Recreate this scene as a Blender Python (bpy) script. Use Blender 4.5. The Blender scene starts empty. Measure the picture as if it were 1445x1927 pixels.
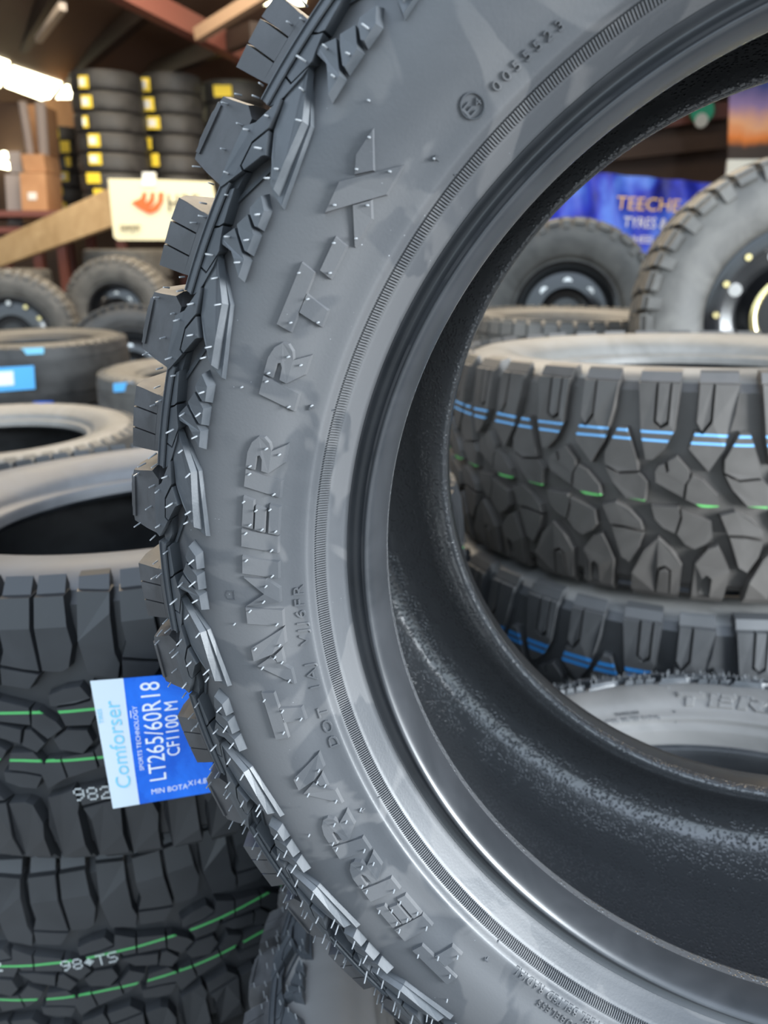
import bpy, math, random
from mathutils import Vector, Matrix
PI = math.pi
rnd = random.Random(7)
sc = bpy.context.scene
COL = sc.collection
# ------------------------------------------------------------------ camera, light, exposure
PITCH = 0.3314
CAMZ = 1.5
FPX = 1450.0
cam_d = bpy.data.cameras.new('camera')
cam = bpy.data.objects.new('camera', cam_d)
COL.objects.link(cam)
cam.location = (0, 0, CAMZ)
cam.rotation_euler = (PI / 2 - PITCH, 0, 0)
cam_d.sensor_fit = 'VERTICAL'
cam_d.sensor_height = 36.0
cam_d.lens = 36.0 * FPX / 1927.0
cam_d.clip_start = 0.02
cam_d.clip_end = 60
cam_d.dof.use_dof = True
cam_d.dof.focus_distance = 0.385
cam_d.dof.aperture_fstop = 9.0
sc.camera = cam
sc.view_settings.view_transform = 'Standard'
sc.view_settings.look = 'None'
sc.view_settings.gamma = 1
sc.view_settings.exposure = 0.55
W = bpy.data.worlds.new('sky')
sc.world = W
W.use_nodes = True
wn = W.node_tree.nodes
wl = W.node_tree.links
wn.clear()
wo = wn.new('ShaderNodeOutputWorld')
bg = wn.new('ShaderNodeBackground')
wl.new(bg.outputs[0], wo.inputs[0])
tc = wn.new('ShaderNodeTexCoord')
sp = wn.new('ShaderNodeSeparateXYZ')
cr = wn.new('ShaderNodeValToRGB')
wl.new(tc.outputs['Generated'], sp.inputs[0])
mr = wn.new('ShaderNodeMapRange')
mr.inputs[1].default_value = -1
mr.inputs[2].default_value = 1
wl.new(sp.outputs[2], mr.inputs[0])
wl.new(mr.outputs[0], cr.inputs[0])
e = cr.color_ramp.elements
e[0].position = 0.0
e[0].color = (0.10, 0.10, 0.10, 1)
e[1].position = 1.0
e[1].color = (1.05, 1.25, 1.55, 1)
a = e.new(0.49)
a.color = (0.16, 0.16, 0.16, 1)
a = e.new(0.53)
a.color = (0.78, 0.92, 1.0, 1)
a = e.new(0.70)
a.color = (0.80, 0.98, 1.15, 1)
wl.new(cr.outputs[0], bg.inputs[0])
bg.inputs[1].default_value = 1.6


def area_light(name, loc, rot, sx, sy, power, col):
    d = bpy.data.lights.new(name, 'AREA')
    d.shape = 'RECTANGLE'
    d.size = sx
    d.size_y = sy
    d.energy = power
    d.color = col
    o = bpy.data.objects.new(name, d)
    o.location = loc
    o.rotation_euler = rot
    COL.objects.link(o)
    return o


# daylight pouring in through the open shop front, up to the right behind the camera
kl = area_light('daylight_from_shop_front', (2.35, -0.85, 1.8), (0, 0, 0), 0.9, 1.1, 175, (0.88, 0.95, 1.0))
kl.rotation_euler = (Vector((0.1, 0.4, 1.3)) - kl.location).to_track_quat('-Z', 'Y').to_euler()
# warm light under the roof from the skylights over the racks
wlt = area_light('warm_light_under_roof', (-0.6, 5.0, 3.7), (0, 0, 0), 5, 3, 260, (1.0, 0.84, 0.62))
# ------------------------------------------------------------------ helpers
RV = Vector((1, 0, 0))
UPV = Vector((0, math.sin(PITCH), math.cos(PITCH)))
BK = Vector((0, -math.cos(PITCH), math.sin(PITCH)))
CAMP = Vector((0, 0, CAMZ))


def at(x, y, Y):
    """world point seen at photo pixel x,y at forward distance Y"""
    d = RV * ((x - 722.5) / FPX) - UPV * ((y - 963.5) / FPX) - BK
    return CAMP + d * (Y / d.y)


def tag(o, label=None, cat=None, group=None, kind=None):
    if label:
        o['label'] = label
    if cat:
        o['category'] = cat
    if group:
        o['group'] = group
    if kind:
        o['kind'] = kind
    return o


def empty(name, loc=(0, 0, 0), rot=(0, 0, 0)):
    o = bpy.data.objects.new(name, None)
    o.empty_display_size = 0.05
    o.location = loc
    o.rotation_euler = rot
    COL.objects.link(o)
    return o


class MB:
    def __init__(s):
        s.v = []
        s.f = []

    def add(s, vs, fs):
        n = len(s.v)
        s.v += [tuple(p) for p in vs]
        s.f += [tuple(i + n for i in f) for f in fs]

    def box(s, x0, x1, y0, y1, z0, z1):
        s.add([(x0, y0, z0), (x1, y0, z0), (x1, y1, z0), (x0, y1, z0), (x0, y0, z1), (x1, y0, z1), (x1, y1, z1), (x0, y1, z1)],
              [(0, 3, 2, 1), (4, 5, 6, 7), (0, 1, 5, 4), (1, 2, 6, 5), (2, 3, 7, 6), (3, 0, 4, 7)])

    def prism(s, bot, top):
        n = len(bot)
        fs = [tuple(range(n - 1, -1, -1)), tuple(range(n, 2 * n))]
        for i in range(n):
            j = (i + 1) % n
            fs.append((i, j, n + j, n + i))
        s.add(list(bot) + list(top), fs)

    def tube(s, p0, p1, r0, r1, n=8):
        p0 = Vector(p0)
        p1 = Vector(p1)
        d = (p1 - p0).normalized()
        a = d.orthogonal().normalized()
        b = d.cross(a)
        A = [p0 + (a * math.cos(2 * PI * i / n) + b * math.sin(2 * PI * i / n)) * r0 for i in range(n)]
        B = [p1 + (a * math.cos(2 * PI * i / n) + b * math.sin(2 * PI * i / n)) * r1 for i in range(n)]
        s.prism(A, B)

    def lathe(s, prof, n, closed=False, t0=0.0, t1=2 * PI):
        """prof (r,z) turned about local z"""
        m = len(prof)
        full = abs(t1 - t0 - 2 * PI) < 1e-6
        k = n if full else n + 1
        vs = []
        for i in range(k):
            t = t0 + (t1 - t0) * i / n
            c, q = math.cos(t), math.sin(t)
            vs += [(r * c, r * q, z) for r, z in prof]
        fs = []
        for i in range(n):
            j = (i + 1) % k
            for a in range(m if closed else m - 1):
                b = (a + 1) % m
                fs.append((i * m + a, j * m + a, j * m + b, i * m + b))
        if not full and closed:
            fs.append(tuple(range(m)))
            fs.append(tuple((k - 1) * m + a for a in range(m - 1, -1, -1)))
        s.add(vs, fs)

    def mesh(s, name, mats, smooth=False):
        me = bpy.data.meshes.new(name)
        me.from_pydata(s.v, [], s.f)
        if not isinstance(mats, (list, tuple)):
            mats = [mats]
        for m in mats:
            me.materials.append(m)
        me.update()
        if smooth:
            me.polygons.foreach_set('use_smooth', [True] * len(me.polygons))
            if smooth == 'sharp':
                me.set_sharp_from_angle(angle=math.radians(32))
        me.update()
        return me

    def build(s, name, mat, parent=None, smooth=False):
        o = bpy.data.objects.new(name, s.mesh(name, mat, smooth))
        COL.objects.link(o)
        if parent:
            o.parent = parent
        return o


def dup(o, parent=None):
    c = o.copy()
    COL.objects.link(c)
    if parent is not None:
        c.parent = parent
    for ch in list(o.children):
        dup(ch, c)
    return c


def smooth_profile(pts, sub=3):
    out = []
    n = len(pts)
    for i in range(n - 1):
        p0 = pts[max(i - 1, 0)]
        p1 = pts[i]
        p2 = pts[i + 1]
        p3 = pts[min(i + 2, n - 1)]
        for k in range(sub):
            t = k / sub
            out.append(tuple(0.5 * ((2 * p1[a]) + (-p0[a] + p2[a]) * t + (2 * p0[a] - 5 * p1[a] + 4 * p2[a] - p3[a]) * t * t
                                    + (-p0[a] + 3 * p1[a] - 3 * p2[a] + p3[a]) * t ** 3) for a in (0, 1)))
    out.append(pts[-1])
    return out


def text_mesh(body, size=1.0, extrude=0.0, spacing=1.0, align='LEFT', shear=0.0, res=3):
    """verts / faces of a text in its own plane"""
    c = bpy.data.curves.new('lettering', 'FONT')
    c.body = body
    c.size = size
    c.extrude = extrude
    c.space_character = spacing
    c.align_x = align
    c.shear = shear
    c.resolution_u = res
    o = bpy.data.objects.new('lettering', c)
    COL.objects.link(o)
    bpy.context.view_layer.update()
    dg = bpy.context.evaluated_depsgraph_get()
    me = bpy.data.meshes.new_from_object(o.evaluated_get(dg))
    vs = [tuple(v.co) for v in me.vertices]
    fs = [tuple(p.vertices) for p in me.polygons]
    bpy.data.objects.remove(o)
    bpy.data.meshes.remove(me)
    bpy.data.curves.remove(c)
    return vs, fs


# ------------------------------------------------------------------ materials
def mat(name, col, rough=0.5, metal=0.0, spec=0.5, emit=None, es=0.0):
    m = bpy.data.materials.new(name)
    m.use_nodes = True
    b = m.node_tree.nodes['Principled BSDF']
    b.inputs['Base Color'].default_value = (*col, 1)
    b.inputs['Roughness'].default_value = rough
    b.inputs['Metallic'].default_value = metal
    b.inputs['Specular IOR Level'].default_value = spec
    if emit:
        b.inputs['Emission Color'].default_value = (*emit, 1)
        b.inputs['Emission Strength'].default_value = es
    return m


def N(m, t, **kw):
    n = m.node_tree.nodes.new(t)
    for k, v in kw.items():
        if k.startswith('i_'):
            n.inputs[int(k[2:]) if k[2:].isdigit() else k[2:]].default_value = v
        else:
            setattr(n, k, v)
    return n


def LK(m, a, b):
    m.node_tree.links.new(a, b)


def ramp(m, stops, interp='LINEAR'):
    r = m.node_tree.nodes.new('ShaderNodeValToRGB')
    r.color_ramp.interpolation = interp
    el = r.color_ramp.elements
    el[0].position, el[0].color = stops[0][0], (*stops[0][1], 1)
    el[1].position, el[1].color = stops[-1][0], (*stops[-1][1], 1)
    for p, c in stops[1:-1]:
        x = el.new(p)
        x.color = (*c, 1)
    return r


def rubber(name, c0, c1, r0=0.42, r1=0.56, scale=18, bump=0.05, bscale=900, spec=0.5, patches=False):
    m = mat(name, c0, r0, 0, spec)
    b = m.node_tree.nodes['Principled BSDF']
    t = N(m, 'ShaderNodeTexCoord')
    n1 = N(m, 'ShaderNodeTexNoise')
    n1.inputs['Scale'].default_value = scale
    n1.inputs['Detail'].default_value = 6
    n1.inputs['Roughness'].default_value = 0.6
    n1.inputs['Distortion'].default_value = 0.6
    LK(m, t.outputs['Object'], n1.inputs['Vector'])
    rp = ramp(m, [(0.35, c0), (0.68, c1)])
    LK(m, n1.outputs['Fac'], rp.inputs[0])
    col = rp.outputs[0]
    rr = N(m, 'ShaderNodeMapRange')
    rr.inputs[1].default_value = 0.3
    rr.inputs[2].default_value = 0.7
    rr.inputs[3].default_value = r0
    rr.inputs[4].default_value = r1
    LK(m, n1.outputs['Fac'], rr.inputs[0])
    rough = rr.outputs[0]
    if patches:
        # waxy bloom with crisp edged dried patches
        n2 = N(m, 'ShaderNodeTexNoise')
        n2.inputs['Scale'].default_value = 15
        n2.inputs['Detail'].default_value = 3
        n2.inputs['Distortion'].default_value = 1.0
        LK(m, t.outputs['Object'], n2.inputs['Vector'])
        st = ramp(m, [(0.50, (0, 0, 0)), (0.53, (1, 1, 1))])
        LK(m, n2.outputs['Fac'], st.inputs[0])
        mx = N(m, 'ShaderNodeMix', data_type='RGBA')
        LK(m, st.outputs[0], mx.inputs[0])
        LK(m, col, mx.inputs[6])
        mx.inputs[7].default_value = (c1[0] * 1.22, c1[1] * 1.19, c1[2] * 1.15, 1)
        col = mx.outputs[2]
        ad = N(m, 'ShaderNodeMath', operation='MULTIPLY_ADD')
        LK(m, st.outputs[0], ad.inputs[0])
        ad.inputs[1].default_value = 0.05
        LK(m, rough, ad.inputs[2])
        rough = ad.outputs[0]
        # fine pale dust specks
        n3 = N(m, 'ShaderNodeTexVoronoi')
        n3.inputs['Scale'].default_value = 210
        LK(m, t.outputs['Object'], n3.inputs['Vector'])
        s3 = ramp(m, [(0.035, (1, 1, 1)), (0.06, (0, 0, 0))])
        LK(m, n3.outputs['Distance'], s3.inputs[0])
        n4 = N(m, 'ShaderNodeTexNoise')
        n4.inputs['Scale'].default_value = 22
        LK(m, t.outputs['Object'], n4.inputs['Vector'])
        s4 = ramp(m, [(0.55, (0, 0, 0)), (0.65, (1, 1, 1))])
        LK(m, n4.outputs['Fac'], s4.inputs[0])
        ml = N(m, 'ShaderNodeMath', operation='MULTIPLY')
        LK(m, s3.outputs[0], ml.inputs[0])
        LK(m, s4.outputs[0], ml.inputs[1])
        m2 = N(m, 'ShaderNodeMix', data_type='RGBA')
        LK(m, ml.outputs[0], m2.inputs[0])
        LK(m, col, m2.inputs[6])
        m2.inputs[7].default_value = (0.35, 0.36, 0.37, 1)
        col = m2.outputs[2]
    LK(m, col, b.inputs['Base Color'])
    LK(m, rough, b.inputs['Roughness'])
    if bump:
        nb = N(m, 'ShaderNodeTexNoise')
        nb.inputs['Scale'].default_value = bscale
        nb.inputs['Detail'].default_value = 2
        LK(m, t.outputs['Object'], nb.inputs['Vector'])
        bp = N(m, 'ShaderNodeBump')
        bp.inputs['Strength'].default_value = bump
        bp.inputs['Distance'].default_value = 0.001
        LK(m, nb.outputs['Fac'], bp.inputs['Height'])
        LK(m, bp.outputs[0], b.inputs['Normal'])
    return m


def tread_mat(name, c0, stripes, rmin, half=0.0013):
    """black tread rubber with thin painted lines round the circumference; stripes = [(local z, colour)]"""
    m = rubber(name, c0, tuple(x * 1.35 for x in c0), 0.38, 0.52, 14, 0.0)
    b = m.node_tree.nodes['Principled BSDF']
    base = b.inputs['Base Color'].links[0].from_socket
    t = N(m, 'ShaderNodeTexCoord')
    s = N(m, 'ShaderNodeSeparateXYZ')
    LK(m, t.outputs['Object'], s.inputs[0])
    x2 = N(m, 'ShaderNodeMath', operation='MULTIPLY')
    LK(m, s.outputs[0], x2.inputs[0])
    LK(m, s.outputs[0], x2.inputs[1])
    y2 = N(m, 'ShaderNodeMath', operation='MULTIPLY_ADD')
    LK(m, s.outputs[1], y2.inputs[0])
    LK(m, s.outputs[1], y2.inputs[1])
    LK(m, x2.outputs[0], y2.inputs[2])
    gt = N(m, 'ShaderNodeMath', operation='GREATER_THAN')
    LK(m, y2.outputs[0], gt.inputs[0])
    gt.inputs[1].default_value = rmin * rmin
    nz = N(m, 'ShaderNodeTexNoise')
    nz.inputs['Scale'].default_value = 9
    LK(m, t.outputs['Object'], nz.inputs['Vector'])
    for z0, c in stripes:
        wob = N(m, 'ShaderNodeMath', operation='MULTIPLY_ADD')
        LK(m, nz.outputs['Fac'], wob.inputs[0])
        wob.inputs[1].default_value = 0.006
        wob.inputs[2].default_value = -z0 - 0.003
        sm = N(m, 'ShaderNodeMath', operation='ADD')
        LK(m, s.outputs[2], sm.inputs[0])
        LK(m, wob.outputs[0], sm.inputs[1])
        ab = N(m, 'ShaderNodeMath', operation='ABSOLUTE')
        LK(m, sm.outputs[0], ab.inputs[0])
        lt = N(m, 'ShaderNodeMath', operation='LESS_THAN')
        LK(m, ab.outputs[0], lt.inputs[0])
        lt.inputs[1].default_value = half
        an = N(m, 'ShaderNodeMath', operation='MULTIPLY')
        LK(m, lt.outputs[0], an.inputs[0])
        LK(m, gt.outputs[0], an.inputs[1])
        mx = N(m, 'ShaderNodeMix', data_type='RGBA')
        LK(m, an.outputs[0], mx.inputs[0])
        LK(m, base, mx.inputs[6])
        mx.inputs[7].default_value = (*c, 1)
        base = mx.outputs[2]
    LK(m, base, b.inputs['Base Color'])
    return m


M = {}
M['rub'] = rubber('sidewall_rubber', (0.050, 0.053, 0.058), (0.066, 0.068, 0.073), 0.40, 0.48, 11, 0.06, 700, 0.55, patches=True)
M['bead'] = rubber('bead_rubber', (0.020, 0.022, 0.025), (0.032, 0.034, 0.038), 0.27, 0.36, 20, 0.0, 600, 0.6)
M['lug'] = rubber('lug_rubber', (0.042, 0.047, 0.053), (0.066, 0.071, 0.078), 0.34, 0.46, 30, 0.04, 900, 0.55)
M['blk'] = rubber('tread_block_rubber', (0.036, 0.036, 0.038), (0.072, 0.072, 0.076), 0.42, 0.6, 40, 0.05, 900, 0.5)
M['dusty_side'] = rubber('dusty_lettered_sidewall', (0.13, 0.128, 0.125), (0.19, 0.185, 0.18), 0.42, 0.55, 9, 0.0)
M['let'] = rubber('letter_rubber', (0.036, 0.040, 0.045), (0.058, 0.060, 0.066), 0.36, 0.46, 30, 0.04, 900, 0.55)
M['nub'] = mat('vent_nub_rubber', (0.26, 0.27, 0.28), 0.22, 0, 0.9)  # pale grey base colour paints in the glints on the black rubber nubs
M['old'] = rubber('background_rubber', (0.030, 0.029, 0.028), (0.055, 0.052, 0.050), 0.45, 0.6, 12, 0.0)
M['dust'] = rubber('dusty_rubber', (0.075, 0.070, 0.064), (0.13, 0.122, 0.11), 0.5, 0.65, 12, 0.0)
M['inner'] = rubber('liner_rubber', (0.012, 0.013, 0.015), (0.022, 0.024, 0.027), 0.35, 0.45, 20, 0.0)
M['rim'] = mat('gloss_black_rim', (0.010, 0.010, 0.011), 0.18, 0.0, 0.7)
M['gold'] = mat('gold_bolt', (0.75, 0.62, 0.30), 0.25, 1.0)
M['steel'] = mat('polished_steel', (0.62, 0.60, 0.58), 0.2, 1.0)
M['ply'] = rubber('plywood', (0.42, 0.27, 0.13), (0.56, 0.38, 0.20), 0.6, 0.7, 6, 0.0)
M['card'] = rubber('cardboard', (0.46, 0.24, 0.12), (0.56, 0.31, 0.16), 0.75, 0.85, 5, 0.0, spec=0.2)
M['white'] = mat('white_plastic', (0.80, 0.80, 0.74), 0.4)
M['grey'] = mat('grey_film', (0.36, 0.30, 0.27), 0.35)
M['yellow'] = mat('yellow_label', (0.85, 0.62, 0.03), 0.5)
M['lab_w'] = mat('label_white', (0.80, 0.78, 0.72), 0.5)
M['blue'] = rubber('blue_label_film', (0.0, 0.09, 0.55), (0.01, 0.17, 0.78), 0.22, 0.35, 26, 0.0)
M['cyan'] = mat('cyan_print', (0.22, 0.58, 0.78), 0.5)
M['cyan2'] = mat('cyan_label', (0.10, 0.42, 0.80), 0.4)
M['pale'] = mat('label_pale', (0.62, 0.70, 0.76), 0.35)
M['print'] = mat('white_print', (0.82, 0.84, 0.86), 0.5)
M['dot'] = mat('white_ink', (0.62, 0.64, 0.62), 0.6)
M['orange'] = mat('orange_print', (0.90, 0.12, 0.02), 0.5)
M['dark'] = mat('dark_print', (0.06, 0.06, 0.05), 0.5)
M['redst'] = mat('red_oxide_steel', (0.17, 0.055, 0.04), 0.55)
M['beam'] = mat('pale_beam', (0.30, 0.20, 0.13), 0.6)
M['gold_print'] = mat('gold_print', (0.85, 0.55, 0.12), 0.5)
M['lamp'] = mat('skylight_sheet', (1, 1, 0.9), 0.5, emit=(1.0, 0.93, 0.62), es=7.0)
M['green'] = mat('green_sign', (0.03, 0.45, 0.25), 0.4)

# liner with cured bubbles and a fine crossed fabric print
lm = M['liner'] = mat('bubbled_liner', (0.070, 0.072, 0.076), 0.19, 0, 1.0)
b = lm.node_tree.nodes['Principled BSDF']
t = N(lm, 'ShaderNodeTexCoord')
vo = N(lm, 'ShaderNodeTexVoronoi', feature='SMOOTH_F1')
vo.inputs['Scale'].default_value = 420
vo.inputs['Smoothness'].default_value = 0.4
LK(lm, t.outputs['Object'], vo.inputs['Vector'])
vr = ramp(lm, [(0.10, (1, 1, 1)), (0.50, (0, 0, 0))])
LK(lm, vo.outputs['Distance'], vr.inputs[0])
nm = N(lm, 'ShaderNodeTexNoise')
nm.inputs['Scale'].default_value = 60
nm.inputs['Detail'].default_value = 3
LK(lm, t.outputs['Object'], nm.inputs['Vector'])
nr = ramp(lm, [(0.36, (0.1, 0.1, 0.1)), (0.52, (1, 1, 1))])
LK(lm, nm.outputs['Fac'], nr.inputs[0])
mu = N(lm, 'ShaderNodeMath', operation='MULTIPLY')
LK(lm, vr.outputs[0], mu.inputs[0])
LK(lm, nr.outputs[0], mu.inputs[1])
n5 = N(lm, 'ShaderNodeTexNoise')
n5.inputs['Scale'].default_value = 140
n5.inputs['Detail'].default_value = 4
LK(lm, t.outputs['Object'], n5.inputs['Vector'])
sm = N(lm, 'ShaderNodeMath', operation='MULTIPLY_ADD')
LK(lm, n5.outputs['Fac'], sm.inputs[0])
sm.inputs[1].default_value = 0.25
LK(lm, mu.outputs[0], sm.inputs[2])
bp = N(lm, 'ShaderNodeBump')
bp.inputs['Strength'].default_value = 0.5
bp.inputs['Distance'].default_value = 0.0016
LK(lm, sm.outputs[0], bp.inputs['Height'])
LK(lm, bp.outputs[0], b.inputs['Normal'])

# ------------------------------------------------------------------ the room
FLOOR = 0.12


def struct(name, m, boxes=None, mb=None):
    mb = mb or MB()
    for q in boxes or []:
        mb.box(*q)
    o = mb.build(name, m)
    tag(o, kind='structure')
    return o


wallm = rubber('painted_dark_wall', (0.055, 0.030, 0.020), (0.085, 0.048, 0.032), 0.6, 0.75, 1.2, 0.0)
wall2 = rubber('dim_grey_wall', (0.09, 0.07, 0.06), (0.13, 0.10, 0.085), 0.7, 0.8, 0.8, 0.0)
ceilm = rubber('brown_roof_sheet', (0.115, 0.070, 0.048), (0.155, 0.098, 0.068), 0.5, 0.65, 0.7, 0.0)
floorm = rubber('concrete_floor', (0.14, 0.13, 0.12), (0.24, 0.23, 0.21), 0.6, 0.8, 2.5, 0.0)
struct('floor', floorm, [(-7, 7, -5, 10.2, FLOOR - 0.2, FLOOR)])
struct('wall_back', wallm, [(-7, 7, 10.0, 10.2, FLOOR, 4.6)])
struct('wall_left', wall2, [(-7.2, -7, 0.8, 10.2, FLOOR, 6.2)])
struct('wall_right', wallm, [(7, 7.2, 0.8, 10.2, FLOOR, 6.2)])
mb = MB()
zc = lambda y: 3.05 + (10.2 - y) * 0.20
mb.prism([(-7.2, 0.9, zc(0.9)), (7.2, 0.9, zc(0.9)), (7.2, 10.2, zc(10.2)), (-7.2, 10.2, zc(10.2))],
         [(-7.2, 0.9, zc(0.9) + .06), (7.2, 0.9, zc(0.9) + .06), (7.2, 10.2, zc(10.2) + .06), (-7.2, 10.2, zc(10.2) + .06)])
struct('ceiling', ceilm, mb=mb)


def bar(name, p0, p1, w, h, m, parent=None):
    p0 = Vector(p0)
    p1 = Vector(p1)
    d = (p1 - p0).normalized()
    s = d.cross(Vector((0, 0, 1))).normalized() * (w / 2)
    u = s.cross(d).normalized() * (h / 2)
    mb = MB()
    mb.prism([p0 - s - u, p0 + s - u, p0 + s + u, p0 - s + u], [p1 - s - u, p1 + s - u, p1 + s + u, p1 - s + u])
    return mb.build(name, m, parent)



# roof steel
o = bar('steel_rafter', at(150, -60, 6.2), at(540, 143, 8.2), 0.12, 0.16, M['redst'])
tag(o, 'red oxide painted steel rafter crossing under the brown roof', 'beam')
o = bar('timber_brace', at(560, -50, 6.2), at(372, 66, 6.95), 0.07, 0.09, M['beam'])
tag(o, 'pale tan brace meeting the red rafter near the top of the big tyre', 'beam')
purl = mat('dark_purlin', (0.035, 0.022, 0.017), 0.6)
for i, (p, q, lb) in enumerate([((115, -40), (20, 125), 'dark roof purlin above the bright skylights, leftmost'),
                                ((330, -30), (120, 150), 'dark roof purlin running down behind the left tyre stack'),
                                ((480, 60), (255, 150), 'dark roof purlin below the red rafter, over the second tyre stack')]):
    o = bar('roof_purlin', at(*p, 7.0), at(*q, 9.6), 0.09, 0.14, purl)
    tag(o, lb, 'beam', 'roof purlins')
# skylights: lit translucent sheets low in the roof
for nm_, quad, lb in (('skylight', [(-60, 90), (18, 118), (0, 165), (-60, 140)], 'bright skylight panel cut by the left edge of the photo'),
                      ('skylight', [(24, 126), (116, 157), (88, 192), (10, 163)], 'large bright rectangular skylight panel left of the tyre stacks'),
                      ('skylight', [(124, 162), (139, 165), (140, 194), (104, 191)], 'small bright skylight panel touching the left tyre stack'),
                      ('skylight', [(470, -20), (580, -20), (572, 10), (488, 10)], 'bright skylight strip above the top of the big tyre')):
    P = []
    for x, y in quad:
        d = at(x, y, 1) - CAMP
        Y = (zc(0) - .015 - CAMZ) / (d.z + .20)
        P.append(CAMP + d * Y)
    nrm = Vector((0, 0, .012))
    mb = MB()
    mb.prism(P, [p + nrm for p in P])
    o = mb.build('skylight_panel', M['lamp'])
    tag(o, lb, 'skylight', 'skylights')
o = bar('fluorescent_tube', at(72, 75, 7.5), at(118, 12, 6.4), 0.05, 0.05, mat('unlit_tube', (0.36, 0.31, 0.27), 0.4))
tag(o, 'unlit pale tube lamp under the roof above the skylights', 'lamp')
# ------------------------------------------------------------------ the big all-terrain tyre
D2R = PI / 180
ZP = [(.250, .0), (.2757, .033), (.2772, .0352), (.2782, .0385), (.2800, .0405), (.288, .0436), (.298, .049), (.310, .052), (.324, .0525), (.334, .049), (.345, .043), (.3537, .038), (.373, .030), (.39, .02)]


def zp(r):
    for (a, za), (b_, zb) in zip(ZP, ZP[1:]):
        if r <= b_:
            return za + (zb - za) * (r - a) / (b_ - a)
    return ZP[-1][1]


def PT(th, r, h=0.0):
    t = th * D2R
    return (-r * math.cos(t), r * math.sin(t), zp(r) + h)


HALFW = 0.0969
OUT = [(.2500, -.004), (.2505, .0040), (.2517, .0110), (.2534, .0160), (.2554, .0183), (.2570, .0172), (.2588, .0135), (.2622, .0120),
       (.2658, .0148), (.2692, .0228), (.2718, .0290), (.2757, .0330), (.2772, .0352), (.2782, .0385), (.2800, .0405), (.288, .0435), (.298, .049), (.310, .052), (.324, .0523),
       (.334, .0487), (.345, .0425), (.352, .0362), (.357, .029), (.3603, .018), (.3618, 0), (.3628, -.04), (.3632, -HALFW)]
INN = [(.2500, -.004), (.2503, -.009), (.2535, -.0115), (.262, -.006), (.273, .006), (.286, .020), (.302, .031), (.318, .035), (.332, .028),
       (.343, .010), (.3475, -.015), (.3485, -.05), (.349, -HALFW)]


def both(P):
    return P + [(r, -2 * HALFW - z) for r, z in P[::-1][1:]]


def rotm(x, y, z):
    return Matrix((x, y, z)).transposed().to_4x4()


def rel(poly, expand=0.0006):
    cx = sum(p[0] for p in poly) / len(poly)
    cy = sum(p[1] for p in poly) / len(poly)
    return cx, cy


def frus(mb, top, ht, hb=-0.002, bot=None, ex=0.0005):
    """block on the sidewall: polygons in (degrees, radius); top face height ht, foot height hb"""
    if bot is None:
        n = len(top)
        k = 1 / (0.33 * D2R)
        A = sum(top[i][0] * top[(i + 1) % n][1] - top[(i + 1) % n][0] * top[i][1] for i in range(n))
        sg = 1 if A > 0 else -1
        bot = []
        for i in range(n):
            p, q, w = top[i - 1], top[i], top[(i + 1) % n]
            e1 = Vector(((q[0] - p[0]) / k, q[1] - p[1]))
            e2 = Vector(((w[0] - q[0]) / k, w[1] - q[1]))
            n1 = Vector((e1.y, -e1.x)).normalized() * sg
            n2 = Vector((e2.y, -e2.x)).normalized() * sg
            d = n1 + n2
            d = d / max(d.length_squared, 0.5) * 2 * ex
            bot.append((q[0] + d.x * k, q[1] + d.y))
    mb.prism([PT(a, r, hb) for a, r in bot], [PT(a, r, ht) for a, r in top])


def big_lug():
    mb = MB()
    frus(mb, [(8.1, .3437), (7.22, .3371), (5.69, .3297), (3.2, .3267), (.25, .3242), (.55, .3300), (1.0, .3335), (2.6, .3395), (6, .3465), (8.6, .3450)], .0028,
         bot=[(8.05, .3422), (7.22, .3354), (5.69, .3278), (3.0, .3250), (-.08, .3226), (.38, .3295), (.8, .3335), (2.4, .3398), (6, .3472), (8.75, .3455)])
    frus(mb, [(8.3, .3432), (7.4, .3394), (5.62, .3325), (3.0, .3307), (.97, .3296), (1.19, .3312), (2.53, .3371), (3.97, .3423), (5.88, .3450), (8.5, .3448)], .0062, .002,
         bot=[(8.2, .3412), (7.3, .3370), (5.60, .3300), (3.0, .3279), (.62, .3262), (1.1, .3314), (2.45, .3373), (3.9, .3426), (5.9, .3458), (8.6, .3450)])
    # raised outer wedge, cut by a fine zigzag sipe
    frus(mb, [(5.76, .3457), (4.9, .3447), (3.93, .3441), (2.52, .3487), (.80, .3489), (.62, .3468), (-.09, .3496), (-1.11, .3540), (-.9, .3560), (1.18, .3562), (2.9, .3562), (3.6, .3515), (5.09, .3475)], .0088,
         bot=[(5.80, .3444), (4.85, .3433), (3.86, .3427), (2.50, .3486), (.78, .3488), (.55, .3466), (-.3, .3494), (-1.4, .3538), (-1.2, .3565), (1.18, .3566), (3.05, .3566), (3.75, .3513), (5.2, .3477)])
    frus(mb, [(3.76, .3434), (2.45, .3392), (2.26, .3408), (.78, .3461), (.90, .3481), (2.44, .3479)], .0088,
         bot=[(3.72, .3422), (2.38, .3378), (2.18, .3406), (.70, .3460), (.86, .3482), (2.42, .3480)])
    # rounded tail running down into the groove
    frus(mb, [(.6, .3464), (-.1, .3492), (-1.15, .3536), (-1.7, .3530), (-1.75, .3508), (-.9, .3475)], .0045,
         bot=[(.7, .3458), (-.1, .3494), (-1.2, .3542), (-2.0, .3535), (-2.1, .3500), (-.9, .3466)])
    # valley ridge below the wedge
    frus(mb, [(2.0, .3380), (1.7, .3366), (-2.1, .3478), (-1.95, .3490)], .0012)
    return mb


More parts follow.
